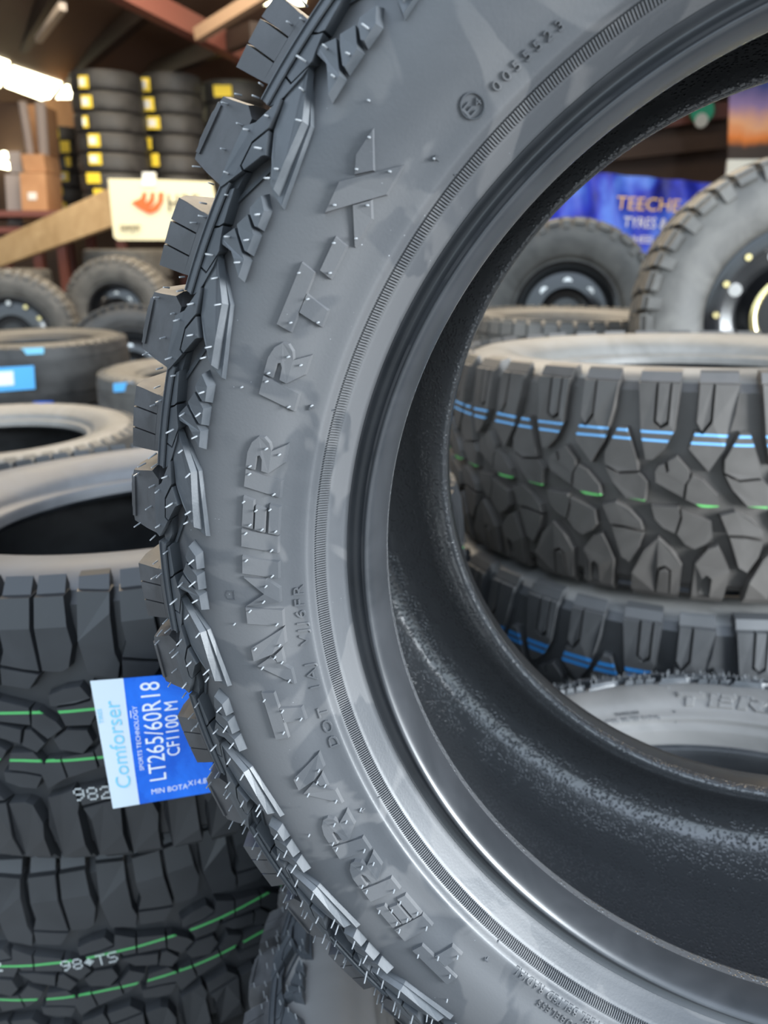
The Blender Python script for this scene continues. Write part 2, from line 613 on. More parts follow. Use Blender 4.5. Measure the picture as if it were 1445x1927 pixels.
def shelf():
    """flat strip beside the ring, cut by a small V sipe, and the double ridge ring"""
    mb = MB()
    frus(mb, [(12.9, .3476), (11.6, .3466), (10.55, .3458), (10.2, .3475), (10.0, .3497), (12.6, .3497)], .0072,
         bot=[(12.95, .3464), (11.6, .3452), (10.5, .3444), (10.12, .3475), (9.95, .3499), (12.7, .3500)])
    frus(mb, [(10.35, .3457), (9.4, .3442), (8.72, .3428), (8.47, .3431), (6.94, .3460), (7.0, .3497), (9.8, .3497), (10.05, .3475)], .0072,
         bot=[(10.3, .3443), (9.4, .3428), (8.75, .3416), (8.42, .3428), (6.9, .3460), (6.97, .3499), (9.83, .3499), (10.1, .3475)])
    frus(mb, [(6.84, .3498), (6.78, .3457), (8.26, .3427), (7.6, .3430), (5.9, .3458), (5.2, .3480), (4.9, .3498)], .0072)
    for a, b_, h in ((4.9, 13.0, .0078),):
        n = 10
        for i in range(n):
            t0, t1 = a + (b_ - a) * i / n, a + (b_ - a) * (i + 1) / n
            mb.prism([PT(t0, .3499, -.002), PT(t0, .3552, -.002), PT(t1, .3552, -.002), PT(t1, .3499, -.002)],
                     [PT(t0, .3503, h), PT(t0, .3549, h), PT(t1, .3549, h), PT(t1, .3503, h)])
            for r in (.3506, .3546):
                mb.prism([PT(t0, r - .0006, h), PT(t0, r + .0006, h), PT(t1, r + .0006, h), PT(t1, r - .0006, h)],
                         [PT(t0, r - .0002, h + .001), PT(t0, r + .0002, h + .001), PT(t1, r + .0002, h + .001), PT(t1, r - .0002, h + .001)])
    return mb


def step_lug():
    mb = MB()
    frus(mb, [(13.62, .3335), (12.93, .3293), (11.76, .3289), (11.66, .3304), (12.2, .3352), (12.51, .3362)], .0062,
         bot=[(13.95, .3328), (13.09, .3272), (11.44, .3270), (11.40, .3300), (12.02, .3356), (12.5, .3372)])
    frus(mb, [(12.02, .3359), (11.12, .3293), (9.85, .3291), (9.83, .3305), (10.55, .3362), (11.0, .3392)], .0062,
         bot=[(12.0, .3361), (11.22, .3271), (9.50, .3270), (9.52, .3305), (10.35, .3368), (10.9, .3400)])
    frus(mb, [(10.68, .3397), (9.25, .3291), (7.97, .3288), (8.9, .3344), (9.22, .3368), (9.22, .3430), (9.55, .3448)], .0062,
         bot=[(10.66, .3399), (9.28, .3270), (7.44, .3268), (8.5, .3346), (8.98, .3370), (9.05, .3432), (9.5, .3455)])
    return mb


def tblock(mb, face, r_in, deep=-.034, out=.0045, hf=.0065, edge=None):
    """one tread block: its face on the shoulder, its body running back across the tread. face = (deg, r) outer points, left to right"""
    n = len(face)
    front_o = [PT(a, r, hf) for a, r in face]
    front_i = [PT(a, ri, hf) for a, ri in r_in]
    bk = []
    for a, r in face:
        t = a * D2R
        rr = r + out
        bk.append((-rr * math.cos(t), rr * math.sin(t), deep))
    mid = []
    for a, r in face:
        t = a * D2R
        rr = r + out * .7
        mid.append((-rr * math.cos(t), rr * math.sin(t), zp(r) - .006))
    bi = []
    for a, r in r_in:
        t = a * D2R
        bi.append((-.356 * math.cos(t), .356 * math.sin(t), deep))
    m = len(r_in)
    vs = front_o + front_i + mid + bk + bi
    o0, i0, m0, b0, c0 = 0, n, n + m, 2 * n + m, 3 * n + m
    fs = [tuple(range(o0, o0 + n)) + tuple(range(i0 + m - 1, i0 - 1, -1))]
    for i in range(n - 1):
        fs.append((o0 + i + 1, o0 + i, m0 + i, m0 + i + 1))
        fs.append((m0 + i + 1, m0 + i, b0 + i, b0 + i + 1))
    fs.append(tuple(range(b0 + n - 1, b0 - 1, -1)) + tuple(range(c0, c0 + m)))
    for s_, k in ((0, 0), (n - 1, m - 1)):
        q = (o0 + s_, m0 + s_, b0 + s_, c0 + k, i0 + k)
        fs.append(q if s_ == 0 else q[::-1])
    for i in range(m - 1):
        fs.append((i0 + i, i0 + i + 1, c0 + i + 1, c0 + i))
    mb.add(vs, fs)


def block_slit():
    mb = MB()
    tblock(mb, [(10.24, .3595), (5.75, .3590)], [(10.26, .3551), (5.9, .3551)], out=.002)
    tblock(mb, [(10.2, .3598), (10.12, .370), (10.03, .3752), (8.50, .3757)], [(10.24, .3590), (8.76, .3590)])
    tblock(mb, [(8.36, .3757), (6.88, .3752)], [(8.64, .3590), (7.12, .3590)])
    tblock(mb, [(6.76, .3752), (5.32, .3746), (5.55, .3660)], [(7.0, .3590), (5.75, .3590)])
    return mb


def block_scoop():
    mb = MB()
    tblock(mb, [(4.05, .3600), (3.62, .3690), (3.45, .3735), (2.2, .3757), (.4, .3760), (-.80, .3742), (-1.02, .3650)],
           [(3.55, .3553), (-1.15, .3560)])
    # scuffed raised flat on the outer corner
    frus(mb, [(3.0, .3745), (2.95, .3722), (-.3, .3725), (-.35, .3748)], .0075, .004)
    return mb


def mid_blocks():
    """centre and far rows of tread blocks, mirrored shoulder on the far side"""
    mb = MB()

    def cyl(a, z, r):
        t = a * D2R
        return (-r * math.cos(t), r * math.sin(t), z)
    for poly in ([(10.6, -.040), (7.9, -.040), (7.2, -.066), (8.3, -.084), (10.2, -.078), (11.3, -.058)],
                 [(5.6, -.040), (2.0, -.040), (.4, -.060), (1.6, -.083), (4.2, -.090), (5.9, -.070)],
                 [(7.4, -.090), (3.6, -.096), (2.6, -.122), (4.6, -.144), (7.6, -.132), (8.6, -.108)],
                 [(12.9, -.086), (10.0, -.092), (9.4, -.116), (10.6, -.142), (13.4, -.146), (14.2, -.112)],
                 [(5.2, -.152), (.4, -.152), (-.2, -.226), (3.6, -.228)], [(11.6, -.152), (7.0, -.152), (6.0, -.228), (10.9, -.228)]):
        n = len(poly)
        mb.prism([cyl(a, z, .360) for a, z in poly], [cyl(a, z, .3785 if z > -.2 else .374) for a, z in poly])
    return mb


LETTER = {
    'R': [[(4.0, 306.6), (12.4, 306.6), (8.7, 291), (0, 291)],
          [(13.6, 306.8), (21, 306.8), (26, 305.5), (29.3, 303), (29.6, 300.5), (27.3, 298), (23.4, 296.7), (27.8, 290.9), (18.3, 290.9), (12.2, 296.6), (12.9, 299.7), (18.5, 300.1),
           (20.5, 301.3), (19.7, 302.6), (13.0, 302.9)]],
    'T': [[(0, 307.6), (27.6, 307.3), (26.5, 301.3), (-.9, 301.3)], [(6.1, 291), (8.4, 300.7), (16.9, 300.7), (13.9, 291)]],
    'E': [[(3.5, 306.8), (12.3, 306.7), (8.9, 290.8), (0, 290.9)], [(13.9, 306.6), (28.8, 306.5), (27.6, 301.9), (13.0, 301.9)],
          [(12.5, 300.8), (24.8, 300.7), (23.6, 296.4), (11.3, 296.5)], [(10.8, 294.8), (26, 294.8), (24.8, 290.8), (9.8, 290.9)]],
    'A': [[(14.4, 305.9), (18.3, 299.2), (8.8, 290.9), (0, 291)], [(24.5, 307.2), (33.5, 290.9), (24.6, 291.2), (19.9, 297.7), (17.2, 307.2)],
          [(18.6, 297.0), (21.6, 293.3), (13.4, 293.3), (14.8, 296.1)]],
    'M': [[(39.8, 306.5), (36.4, 290.7), (27.4, 290.9), (30.9, 306.8)],
          [(28.6, 306.2), (27.6, 296.2), (21.8, 290.8), (13.9, 291.0), (13.4, 306.3), (19.5, 297.4)],
          [(12.6, 306.7), (9.0, 290.4), (0, 290.9), (3.7, 306.9)]],
    'X': [[(40.5, 308.6), (29.2, 300.4), (23.9, 305.3), (29.8, 308.6)], [(18.2, 308.8), (37.2, 293.0), (24.6, 292.0), (5.6, 307.8)],
          [(13.7, 300.0), (19.2, 295.4), (13.3, 291.9), (0, 292.2)]],
    '-': [[(0, 294.9), (15.2, 294.9), (16.2, 300.0), (1.2, 299.7)]],
}
WORDS = [('T', -264.6), ('E', -233.6), ('R', -203.9), ('R', -173.6), ('A', -140.2), ('T', -90.8), ('A', -62.3), ('M', -27.7), ('E', 13.9), ('R', 43.9),
         ('R', 88.8), ('T', 124.8), ('-', 152.0), ('X', 168.8)]
TIPS = [45.07, 30.86, 17.31, 3.605, -10.97, -25.31, -39.24, -52.56]
NUBS_BIG = [(7.0, .3392), (5.49, .3330), (4.38, .3470), (2.84, .3531), (2.50, .3425), (2.16, .3318), (1.3, .3335), (-.06, .3530), (8.35, .3452)]
NUBS_STEP = [(12.52, .3305), (10.6, .3307), (9.92, .3405), (8.87, .3306), (12.32, .3495), (9.97, .3570), (4.7, .3575), (10.75, .3600), (5.6, .3585), (.9, .3610), (4.3, .3660)]
NUBS_BLK = [(2.81, .3584), (-.9, .3700), (3.3, .3700), (-1.5, .3600), (9.4, .3610)]


def rib_band(n):
    mb = MB()
    for i in range(n):
        a = 360 * i / n
        w = 360 / n * 0.25
        B_ = []
        T_ = []
        for aa, r, z in ((a - w, .2722, .0300), (a + w, .2722, .0300), (a + w, .2760, .0331), (a - w, .2760, .0331)):
            t = aa * D2R
            B_.append((-r * math.cos(t), r * math.sin(t), z - .0006))
            T_.append((-(r + (.0002 if r < .274 else -.0002)) * math.cos(t), (r + (.0002 if r < .274 else -.0002)) * math.sin(t), z + .0015))
        mb.prism(B_, T_)
    return mb


def sidewall_text(body, start, end, r0, size, h=.0008, spacing=1.0, sx=1.0, parent=None, name='raised_text', rev=False):
    vs, fs = text_mesh(body, 1.0, 0.0005, spacing)
    # text plane x -> along the circle (clockwise as read), y -> outwards
    x0 = min(v[0] for v in vs)
    x1 = max(v[0] for v in vs)
    mb = MB()
    V = []
    for x, y, z in vs:
        rr = r0 + y * size
        th = start + (end - start) * (x - x0) / (x1 - x0)
        V.append(PT(th, rr, h if z > 0 else -.0004))
    mb.add(V, fs)
    return mb.build(name, M['rub'], parent)


def terrain_tyre(label, cat, full=True, tips=None, text=True, side=None):
    side = side or M['rub']
    root = empty('off_road_tyre')
    tag(root, label, cat)
    mb = MB()
    P = both(OUT)
    mb.lathe(smooth_profile(P[:11], 3)[:-1] + smooth_profile(P[10:27], 3), 300)
    mb.build('sidewall', side, root, smooth=True)
    mb = MB()
    mb.lathe([(r, -2 * HALFW - z) for r, z in smooth_profile(OUT[10:27], 2)], 160)
    mb.build('sidewall', side, root, smooth=True)
    mb = MB()
    mb.lathe(smooth_profile([(r, z - .0) for r, z in OUT[:9]], 5), 300)
    # glossy bead ring sits just proud of the sidewall foot
    mb.v = [(x * .9993, y * .9993, z + .00025) for x, y, z in mb.v]
    mb.build('bead', M['bead'], root, smooth=True)
    mb = MB()
    mb.lathe([(r, -2 * HALFW - z) for r, z in OUT[:11]], 200)
    mb.build('bead', M['bead'], root, smooth=True)
    mb = MB()
    mb.lathe(smooth_profile(both(INN), 4), 300)
    mb.build('inner_liner', M['liner'], root, smooth=True)
    if full:
        rib_band(1340).build('serrated_rim_band', M['rub'], root)
        mb = MB()
        n = 240
        mb.lathe([(.2541, .0168), (.2545, .0181), (.2549, .0174)], n)
        mb.build('mould_line', M['bead'], root)
    th = list(tips or TIPS)
    lo, hi = th[-1], th[0]
    gap = 360 - (hi - lo)
    for i in range(1, 19):
        th.append(lo - gap * i / 19.0)
    proto = None
    for i, a in enumerate(th):
        if proto is None:
            proto = [big_lug().build('shoulder_lug', M['lug'], root), step_lug().build('stepped_lug', M['lug'], root),
                     shelf().build('shoulder_ridge', M['lug'], root), block_slit().build('slit_tread_block', M['blk'], root),
                     block_scoop().build('scooped_tread_block', M['blk'], root), mid_blocks().build('centre_tread_blocks', M['blk'], root)]
            obs = proto
        else:
            obs = [dup(o, root) for o in proto]
        for o in obs:
            o.rotation_euler = (0, 0, -a * D2R)
    if text:
        for ch, s0 in WORDS:
            mb = MB()
            for poly in LETTER[ch]:
                P_ = [((s0 + x) / 308.0 / D2R, y / 1000.0) for x, y in poly]
                frus(mb, P_, .0021, -.0006, ex=.0005)
                # thin raised rim round the letter stroke
            o = mb.build('raised_letter', side, root)
        sidewall_text('0055523', 46.60, 52.75, .2838, .0047, spacing=1.5, parent=root, name='approval_number')
        sidewall_text('DOT  1AJ  VJJ6FR', -19.95, -1.05, .2806, .0066, spacing=1.25, parent=root, name='date_code')
        sidewall_text('STEEL BELTED RADIAL', -65.8, -53.8, .2782, .0050, spacing=1.15, parent=root, name='small_lettering')
        sidewall_text('TUBELESS', -63.2, -58.0, .2845, .0050, spacing=1.15, parent=root, name='small_lettering')
        sidewall_text('E', 44.0, 44.75, .2846, .0062, parent=root, name='approval_mark', sx=.8)
        sidewall_text('4', 44.95, 45.4, .2852, .0038, parent=root, name='approval_mark')
        mb = MB()
        n = 48
        for i in range(n):
            q = []
            for k in (i, i + 1):
                t = 2 * PI * k / n
                for rr in (.0040, .0045):
                    q.append((44.75 + math.cos(t) * rr / .287 / D2R, .2868 + math.sin(t) * rr))
            q = [q[0], q[1], q[3], q[2]]
            mb.prism([PT(a, r, -.0004) for a, r in q], [PT(a, r, .0008) for a, r in q])
        mb.build('approval_ring', M['let'], root)
        for a0 in (40.3, 17.1, -28.1, -50.6):
            mb = MB()
            frus(mb, [(a0 - .07, .2768), (a0 + .07, .2768), (a0 + .05, .2855), (a0 - .05, .2855)], .0010, -.0005, ex=.0001)
            frus(mb, [(a0 - .25, .2852), (a0 + .25, .2852), (a0 + .2, .2858), (a0 - .2, .2858)], .0011, -.0005, ex=.0001)
            mb.build('wear_mark_line', M['let'], root)
        mb = MB()
        for q in ([(-1.4, .3125), (-1.3, .3125), (-1.3, .3160), (-1.4, .3160)], [(-2.2, .3125), (-2.1, .3125), (-2.1, .3160), (-2.2, .3160)],
                  [(-2.2, .3122), (-1.3, .3122), (-1.3, .3127), (-2.2, .3127)], [(-1.3, .3160), (-1.75, .3172), (-1.75, .3167), (-1.4, .3160)],
                  [(-2.2, .3160), (-1.75, .3172), (-1.75, .3167), (-2.1, .3160)]):
            mb.prism([PT(a, r, -.0004) for a, r in q], [PT(a, r, .0005) for a, r in q])
        mb.build('small_arrow_mark', M['let'], root)
    # rubber vent nubs
    nm = MB()
    nm.tube((0, 0, -.0008), (0, 0, .0056), .00046, .00036, 6)
    nme = nm.mesh('vent_nub', M['nub'])
    sm_ = MB()
    sm_.tube((0, 0, -.0008), (0, 0, .0019), .00044, .00036, 6)
    sme = sm_.mesh('vent_nub', M['nub'])
    spots = []
    rr_ = random.Random(3)
    for i, a in enumerate(th):
        if i > 7 and full and i < 26:
            pass
        for L, h in ((NUBS_BIG, .006), (NUBS_STEP, .006), (NUBS_BLK, .006)):
            for da, r in L:
                hh = .0088 if (r > .345 and L is NUBS_BIG) or da in (4.38, 2.5) else h
                spots.append((i, a + da + rr_.uniform(-.12, .12), r, hh, rr_.uniform(.75, 1.15), nme))
    vis = [s for s in spots if s[0] < 8][::-1]
    rest = [s for s in spots if s[0] >= 8]
    rr_.shuffle(vis)
    rest += vis[100:]
    vis = vis[:100]
    if not full:
        rest += vis
        vis = []
    for i, a, r, h, k, me in vis:
        o = bpy.data.objects.new('vent_nub', me)
        COL.objects.link(o)
        o.parent = root
        o.location = PT(a, r, h)
        o.scale = (1, 1, k)
        o.rotation_euler = (rr_.uniform(-.12, .12), rr_.uniform(-.12, .12), 0)
    mb = MB()
    for i, a, r, h, k, me in rest:
        p = Vector(PT(a, r, h))
        mb.tube(p - Vector((0, 0, .0005)), p + Vector((rr_.uniform(-.0004, .0004), rr_.uniform(-.0004, .0004), .0056 * k)), .00044, .00036, 5)
    if text:
        pts = [(17.29, .3149, 0), (-4.58, .314, 0), (-28.0, .3153, 0), (-50.7, .3167, 0), (40.18, .3161, 0), (40.2, .2855, 0), (17.3, .2849, 0), (-27.9, .2853, 0)]
        for ch, s0 in WORDS:
            for poly in LETTER[ch]:
                n = len(poly)
                if n > 8:
                    sel = [(14.6, 304.5), (24.5, 298.6), (22.5, 293.0)]
                elif n == 6:
                    sel = [(24.0, 296.0), (15.5, 297.6)]
                else:
                    cx = sum(p[0] for p in poly) / n
                    cy = sum(p[1] for p in poly) / n
                    lo_ = min(poly, key=lambda p: p[0] + p[1])
                    hi_ = max(poly, key=lambda p: p[0] + p[1])
                    sel = [(cx + (lo_[0] - cx) * .72, cy + (lo_[1] - cy) * .72), (cx + (hi_[0] - cx) * .72, cy + (hi_[1] - cy) * .72)]
                for x, y in sel:
                    pts.append(((s0 + x) / 308.0 / D2R, y / 1000.0, .0021))
        for a, r, h in pts:
            p = Vector(PT(a, r, h))
            mb.tube(p - Vector((0, 0, .0005)), p + Vector((0, 0, .0022)), .00045, .00036, 6)
    o = mb.build('vent_nubs', M['nub'], root)
    tag(o, kind='stuff')
    return root


def cam2w(v):
    return RV * v[0] + UPV * v[1] + BK * v[2]


AZ, EL = -0.2712, -0.3314
n_c = Vector((math.cos(EL) * math.sin(AZ), math.sin(EL), math.cos(EL) * math.cos(AZ)))
C_c = Vector((0.2420, -0.0406, -0.3476))
n_w = cam2w(n_c).normalized()
u_w = (Vector((0, 0, 1)) - n_w * n_w.z).normalized()
v_w = u_w.cross(n_w)
main = terrain_tyre('big upright black off-road tyre with raised lettering, nearest the camera', 'tyre')
Rm = rotm(v_w, u_w, n_w)
Rm.translation = CAMP + cam2w(C_c)
main.matrix_world = Rm
# ------------------------------------------------------------------ other tyres
def carcass(R, Wd, rb, bw=None, crown=.006, sag=.0):
    """outer and inner outlines (r, z) of an unmounted tyre of radius R (groove floor), width Wd, bead radius rb"""
    h = Wd / 2
    bw = bw or h * .78
    s = R - rb
    out = [(rb, bw - .016), (rb + .003, bw - .002), (rb + .010, bw), (rb + .016, bw + .003), (rb + .022, bw + .012), (rb + .034, bw + .020 * h / .13), (rb + s * .45, h * 1.03), (rb + s * .66, h * 1.045),
           (rb + s * .82, h * 1.0), (R - .012, h * .93), (R - .003, h * .86), (R - .001, h * .7), (R + crown * .6, h * .35), (R + crown, 0)]
    inn = [(rb, bw - .016), (rb + .004, bw - .024), (rb + .02, bw - .014), (rb + s * .45, h * .93), (rb + s * .7, h * .94), (R - .028, h * .8), (R - .016, h * .5), (R - .013, 0)]
    f = lambda P: P + [(r, -z) for r, z in P[::-1][1:]]
    return f(out), f(inn)


def tpoly(mb, poly, nun, R, Wd, dep, crown, L0, v0=None):
    """poly in (u across one pitch 0..1, v across the width 0..1): blocks repeated nun times"""
    h = Wd / 2

    def P(u, v, lift):
        z = h * (1 - 2 * v)
        q = abs(2 * v - 1)
        rr = R + crown * (1 - q * q) + lift
        if q > .86:
            k = (q - .86) / .14
            rr -= .009 * k * k
            z = z
        t = 2 * PI * u / nun
        return (rr * math.cos(t), rr * math.sin(t), z)
    n = len(poly)
    cx = sum(p[0] for p in poly) / n
    cy = sum(p[1] for p in poly) / n
    pu = 2 * PI * R / nun
    big = []
    A = sum(poly[i][0] * poly[(i + 1) % n][1] - poly[(i + 1) % n][0] * poly[i][1] for i in range(n))
    sg = 1 if A > 0 else -1
    ex = .0016
    for i in range(n):
        p, q, w = poly[i - 1], poly[i], poly[(i + 1) % n]
        e1 = Vector(((q[0] - p[0]) * pu, (q[1] - p[1]) * Wd))
        e2 = Vector(((w[0] - q[0]) * pu, (w[1] - q[1]) * Wd))
        n1 = Vector((e1.y, -e1.x)).normalized() * sg
        n2 = Vector((e2.y, -e2.x)).normalized() * sg
        d = n1 + n2
        d = d / max(d.length_squared, .6) * 2 * ex
        big.append((q[0] + d.x / pu, q[1] + d.y / Wd))
    # subdivide long runs along u so blocks follow the curve
    for k in range(nun):
        mb.prism([P(u + k, v, -.003) for u, v in big], [P(u + k, v, dep) for u, v in poly])


def wrap_blocks(mb, nun, R, Wd, spans, dep, drop=.03, side=1, arch=.0):
    """lugs on the shoulder running down the sidewall"""
    h = Wd / 2
    for k in range(nun):
        for u0, u1, dr in spans:
            sec = [(R + dep - .010, h * .97 * side), (R + dep - .018, (h * 1.03 + .003) * side), (R - drop - dr, (h * 1.04 + .004) * side), (R - drop - dr - .004, h * .99 * side), (R - .012, h * .8 * side)]
            A_, B_ = [], []
            for (r, z) in sec:
                for u, T in ((u0, A_), (u1, B_)):
                    t = 2 * PI * (u + k) / nun
                    T.append((r * math.cos(t), r * math.sin(t), z))
            mb.prism(A_, B_) if side < 0 else mb.prism(B_, A_)


SX = lambda P: [((x - 580) / 540.0, (y - 270) / 940.0) for x, y in P]
MT = [SX(p) for p in (
    [(745, 290), (800, 290), (800, 430), (770, 475), (745, 440)],
    [(812, 290), (915, 290), (905, 400), (872, 545), (815, 640), (722, 550), (742, 480), (775, 490), (812, 440)],
    [(1012, 290), (1090, 290), (1095, 450), (1130, 475), (1165, 455), (1165, 290), (1200, 290), (1190, 480), (1150, 560), (1105, 605), (1075, 605), (1045, 500)],
    [(1104, 290), (1153, 290), (1153, 440), (1130, 460), (1107, 440)],
    [(935, 480), (975, 480), (1030, 600), (1045, 655), (950, 668), (885, 640), (880, 590)],
    [(890, 655), (950, 680), (1045, 668), (1065, 680), (1092, 705), (1085, 785), (1000, 780), (925, 710)],
    [(595, 630), (620, 620), (632, 655), (645, 650), (636, 608), (672, 585), (730, 640), (735, 675), (718, 700), (715, 755), (590, 700), (583, 655)],
    [(748, 662), (795, 680), (865, 740), (875, 785), (810, 795), (728, 762), (730, 700)],
    [(580, 805), (700, 800), (712, 840), (695, 915), (640, 895), (600, 860)],
    [(716, 815), (850, 855), (862, 920), (838, 950), (790, 978), (745, 960), (706, 918), (722, 850)],
    [(888, 825), (950, 805), (1020, 835), (1075, 880), (1088, 915), (1000, 905), (930, 905)],
    [(940, 920), (1000, 920), (1088, 932), (1075, 1000), (1035, 1070), (995, 1050), (970, 990)],
    [(508, 1205), (512, 1120), (560, 1010), (622, 945), (680, 990), (740, 1060), (735, 1205), (700, 1205), (695, 1085), (665, 1065), (630, 1080), (622, 1205)],
    [(634, 1205), (640, 1095), (665, 1080), (685, 1095), (690, 1205)],
    [(800, 1205), (800, 1045), (850, 975), (890, 958), (925, 1010), (958, 1070), (950, 1205), (885, 1205), (882, 1110), (858, 1092), (838, 1110), (830, 1205)],
)]
AX = lambda P: [((x - 30) / 600.0, (y - 560) / 1580.0) for x, y in P]
_half = [
    [(36, 575), (196, 590), (190, 690), (188, 900), (205, 960), (185, 1045), (120, 1020), (50, 1000), (22, 820)],
    [(244, 590), (402, 590), (396, 740), (412, 965), (330, 950), (222, 925), (250, 850), (240, 740)],
    [(426, 590), (572, 590), (578, 740), (592, 840), (560, 955), (520, 975), (430, 965), (420, 740)],
    [(218, 945), (300, 962), (408, 985), (350, 1060), (212, 1035)],
    [(60, 1060), (120, 1095), (165, 1120), (150, 1235), (80, 1230), (40, 1150)],
    [(178, 1122), (330, 1165), (322, 1262), (160, 1240)],
    [(440, 1100), (520, 1070), (600, 1062), (640, 1130), (560, 1150), (440, 1160)],
    [(345, 1172), (370, 1180), (455, 1250), (480, 1290), (400, 1345), (330, 1270)],
    [(470, 1175), (560, 1165), (650, 1145), (668, 1200), (620, 1280), (500, 1275)],
]
_mir = [[((x + 290), 2700 - y) for x, y in p][::-1] for p in _half]
AT = [AX(p) for p in _half + _mir] + [AX([(290, 1290), (322, 1290), (380, 1370), (330, 1420), (262, 1380)]), AX([(60, 1255), (150, 1258), (270, 1290), (250, 1370), (130, 1330)]),
                                      AX([(500, 1300), (600, 1310), (620, 1380), (560, 1440), (450, 1410), (430, 1350)])]
PROTO = {}


def make_tyre(kind, R, Wd, rb, tread_m, side_m, nun=None, bw=None, extra=0):
    """meshes for one kind of tyre, axis along local z"""
    key = (kind, R, Wd, rb, tread_m.name, side_m.name)
    if key in PROTO:
        return PROTO[key]
    dep = {'MT': .014, 'AT': .010, 'HT': .006, 'LT': .010, 'MW': .016}[kind]
    Rc = R - dep
    out, inn = carcass(Rc, Wd, rb, bw)
    seg = 128
    mb = MB()
    mb.lathe(smooth_profile(out, 3), seg)
    car = mb.mesh('sidewall', side_m, True)
    mb = MB()
    mb.lathe(smooth_profile(inn, 2), seg)
    lin = mb.mesh('inner_liner', M['inner'], True)
    mb = MB()
    hb = Wd / 2
    mb.lathe([(Rc - .012, hb * .95), (Rc - .0015, hb * .88), (Rc + .0008, hb * .7), (Rc + .0052, hb * .35), (Rc + .0072, 0), (Rc + .0052, -hb * .35), (Rc + .0008, -hb * .7), (Rc - .0015, -hb * .88), (Rc - .012, -hb * .95)], seg)
    if kind == 'MT':
        nun = nun or 18
        for p in MT:
            tpoly(mb, p, nun, Rc, Wd, dep, .006, 0)
        for s_ in (1, -1):
            sp_ = [(.30, .62, .0), (.80, 1.15, .012)] if s_ > 0 else [(-.13, .30, .0), (.41, .69, .012)]
            wrap_blocks(mb, nun, R, Wd, sp_, 0, .022, s_)
        # stone ejector ribs between the shoulder blocks
        for k in range(nun):
            for u in (.665, .69, .715, .74, .765):
                t = 2 * PI * (u + k) / nun
    elif kind == 'AT':
        nun = nun or 24
        for p in AT:
            tpoly(mb, p, nun, Rc, Wd, dep, .006, 0)
        for s_ in (1, -1):
            o_ = 0 if s_ > 0 else .483
            wrap_blocks(mb, nun, R, Wd, [(o_ + .01, o_ + .27, .006), (o_ + .36, o_ + .61, 0), (o_ + .66, o_ + .9, .0)], 0, .020, s_)
    elif kind == 'MW':      # chunky mud tyre seen from far
        nun = nun or 22
        for p in ([(0, .02), (.42, .02), (.46, .20), (.34, .30), (.05, .26)], [(.56, .02), (.86, .02), (.95, .22), (.60, .26)],
                  [(.1, .32), (.5, .36), (.58, .5), (.3, .56), (.05, .46)], [(.62, .30), (.98, .30), (1.0, .44), (.7, .50)],
                  [(.2, .62), (.55, .56), (.72, .66), (.5, .74)], [(.75, .56), (1.05, .52), (1.1, .68), (.84, .72)],
                  [(.1, .98), (.12, .76), (.44, .76), (.46, .98)], [(.6, .98), (.62, .78), (.92, .76), (.98, .98)]):
            tpoly(mb, p, nun, Rc, Wd, dep, .006, 0)
        for s_ in (1, -1):
            wrap_blocks(mb, nun, R, Wd, [(.02, .42, .0), (.58, .86, .018)], 0, .035, s_)
    elif kind == 'LT':      # block tread seen from far
        nun = nun or 44
        for v0, v1, du in ((.02, .2, 0), (.24, .4, .3), (.44, .56, 0), (.60, .76, .3), (.80, .98, 0)):
            tpoly(mb, [(du + .05, v0), (du + .85, v0), (du + .92, v1), (du + .12, v1)], nun, Rc, Wd, dep, .006, 0)
        for s_ in (1, -1):
            wrap_blocks(mb, nun, R, Wd, [(.05, .85, .0)], 0, .012, s_)
    else:                   # ribbed road tyre
        h = Wd / 2
        for v0, v1 in ((.03, .2), (.235, .38), (.415, .585), (.62, .765), (.80, .97)):
            z0, z1 = h * (1 - 2 * v0), h * (1 - 2 * v1)
            mb.lathe([(Rc - .004, z0), (Rc + dep - (.006 if v0 < .1 else 0), z0 - .001), (Rc + dep - (.006 if v1 > .9 else 0), z1 + .001), (Rc - .004, z1)], seg)
        for k in range(54):
            for s_ in (1, -1):
                u = k / 54 * 2 * PI
                q = [(R - .004, h * .80), (R - .009, h * .96), (R - .030, h * 1.03), (R - .03, h * .98), (R - .01, h * .8)]
                A_ = [(r * math.cos(u + .002 * j), r * math.sin(u + .002 * j), z * s_) for j, (r, z) in enumerate(q)]
                B_ = [(r * math.cos(u + .075 + .002 * j), r * math.sin(u + .075 + .002 * j), z * s_) for j, (r, z) in enumerate(q)]
                mb.prism(A_, B_)
    tr = mb.mesh('tread', tread_m, 'sharp' if kind == 'HT' else False)
    PROTO[key] = (car, lin, tr)
    return PROTO[key]


def tyre(kind, label, loc, R, Wd, rb, tread_m, side_m, rot=(0, 0, 0), group=None, name='tyre', cat='tyre', nun=None):
    ms = make_tyre(kind, R, Wd, rb, tread_m, side_m, nun)
    root = empty(name, loc, rot)
    tag(root, label, cat, group)
    for nme, me in zip(('sidewall', 'inner_liner', 'tread'), ms):
        o = bpy.data.objects.new(nme, me)
        COL.objects.link(o)
        o.parent = root
    return root


GREEN = (0.07, 0.36, 0.10)
LBLUE = (0.16, 0.42, 0.75)
at_t = tread_mat('all_terrain_tread', (0.020, 0.021, 0.023), [(.026, GREEN), (-.020, GREEN)], .3905)
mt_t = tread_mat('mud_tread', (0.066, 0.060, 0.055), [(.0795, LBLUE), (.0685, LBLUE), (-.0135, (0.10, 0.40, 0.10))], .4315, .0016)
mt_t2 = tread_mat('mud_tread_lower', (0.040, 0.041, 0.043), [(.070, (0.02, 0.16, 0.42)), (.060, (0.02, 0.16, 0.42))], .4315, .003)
dk = M['old']

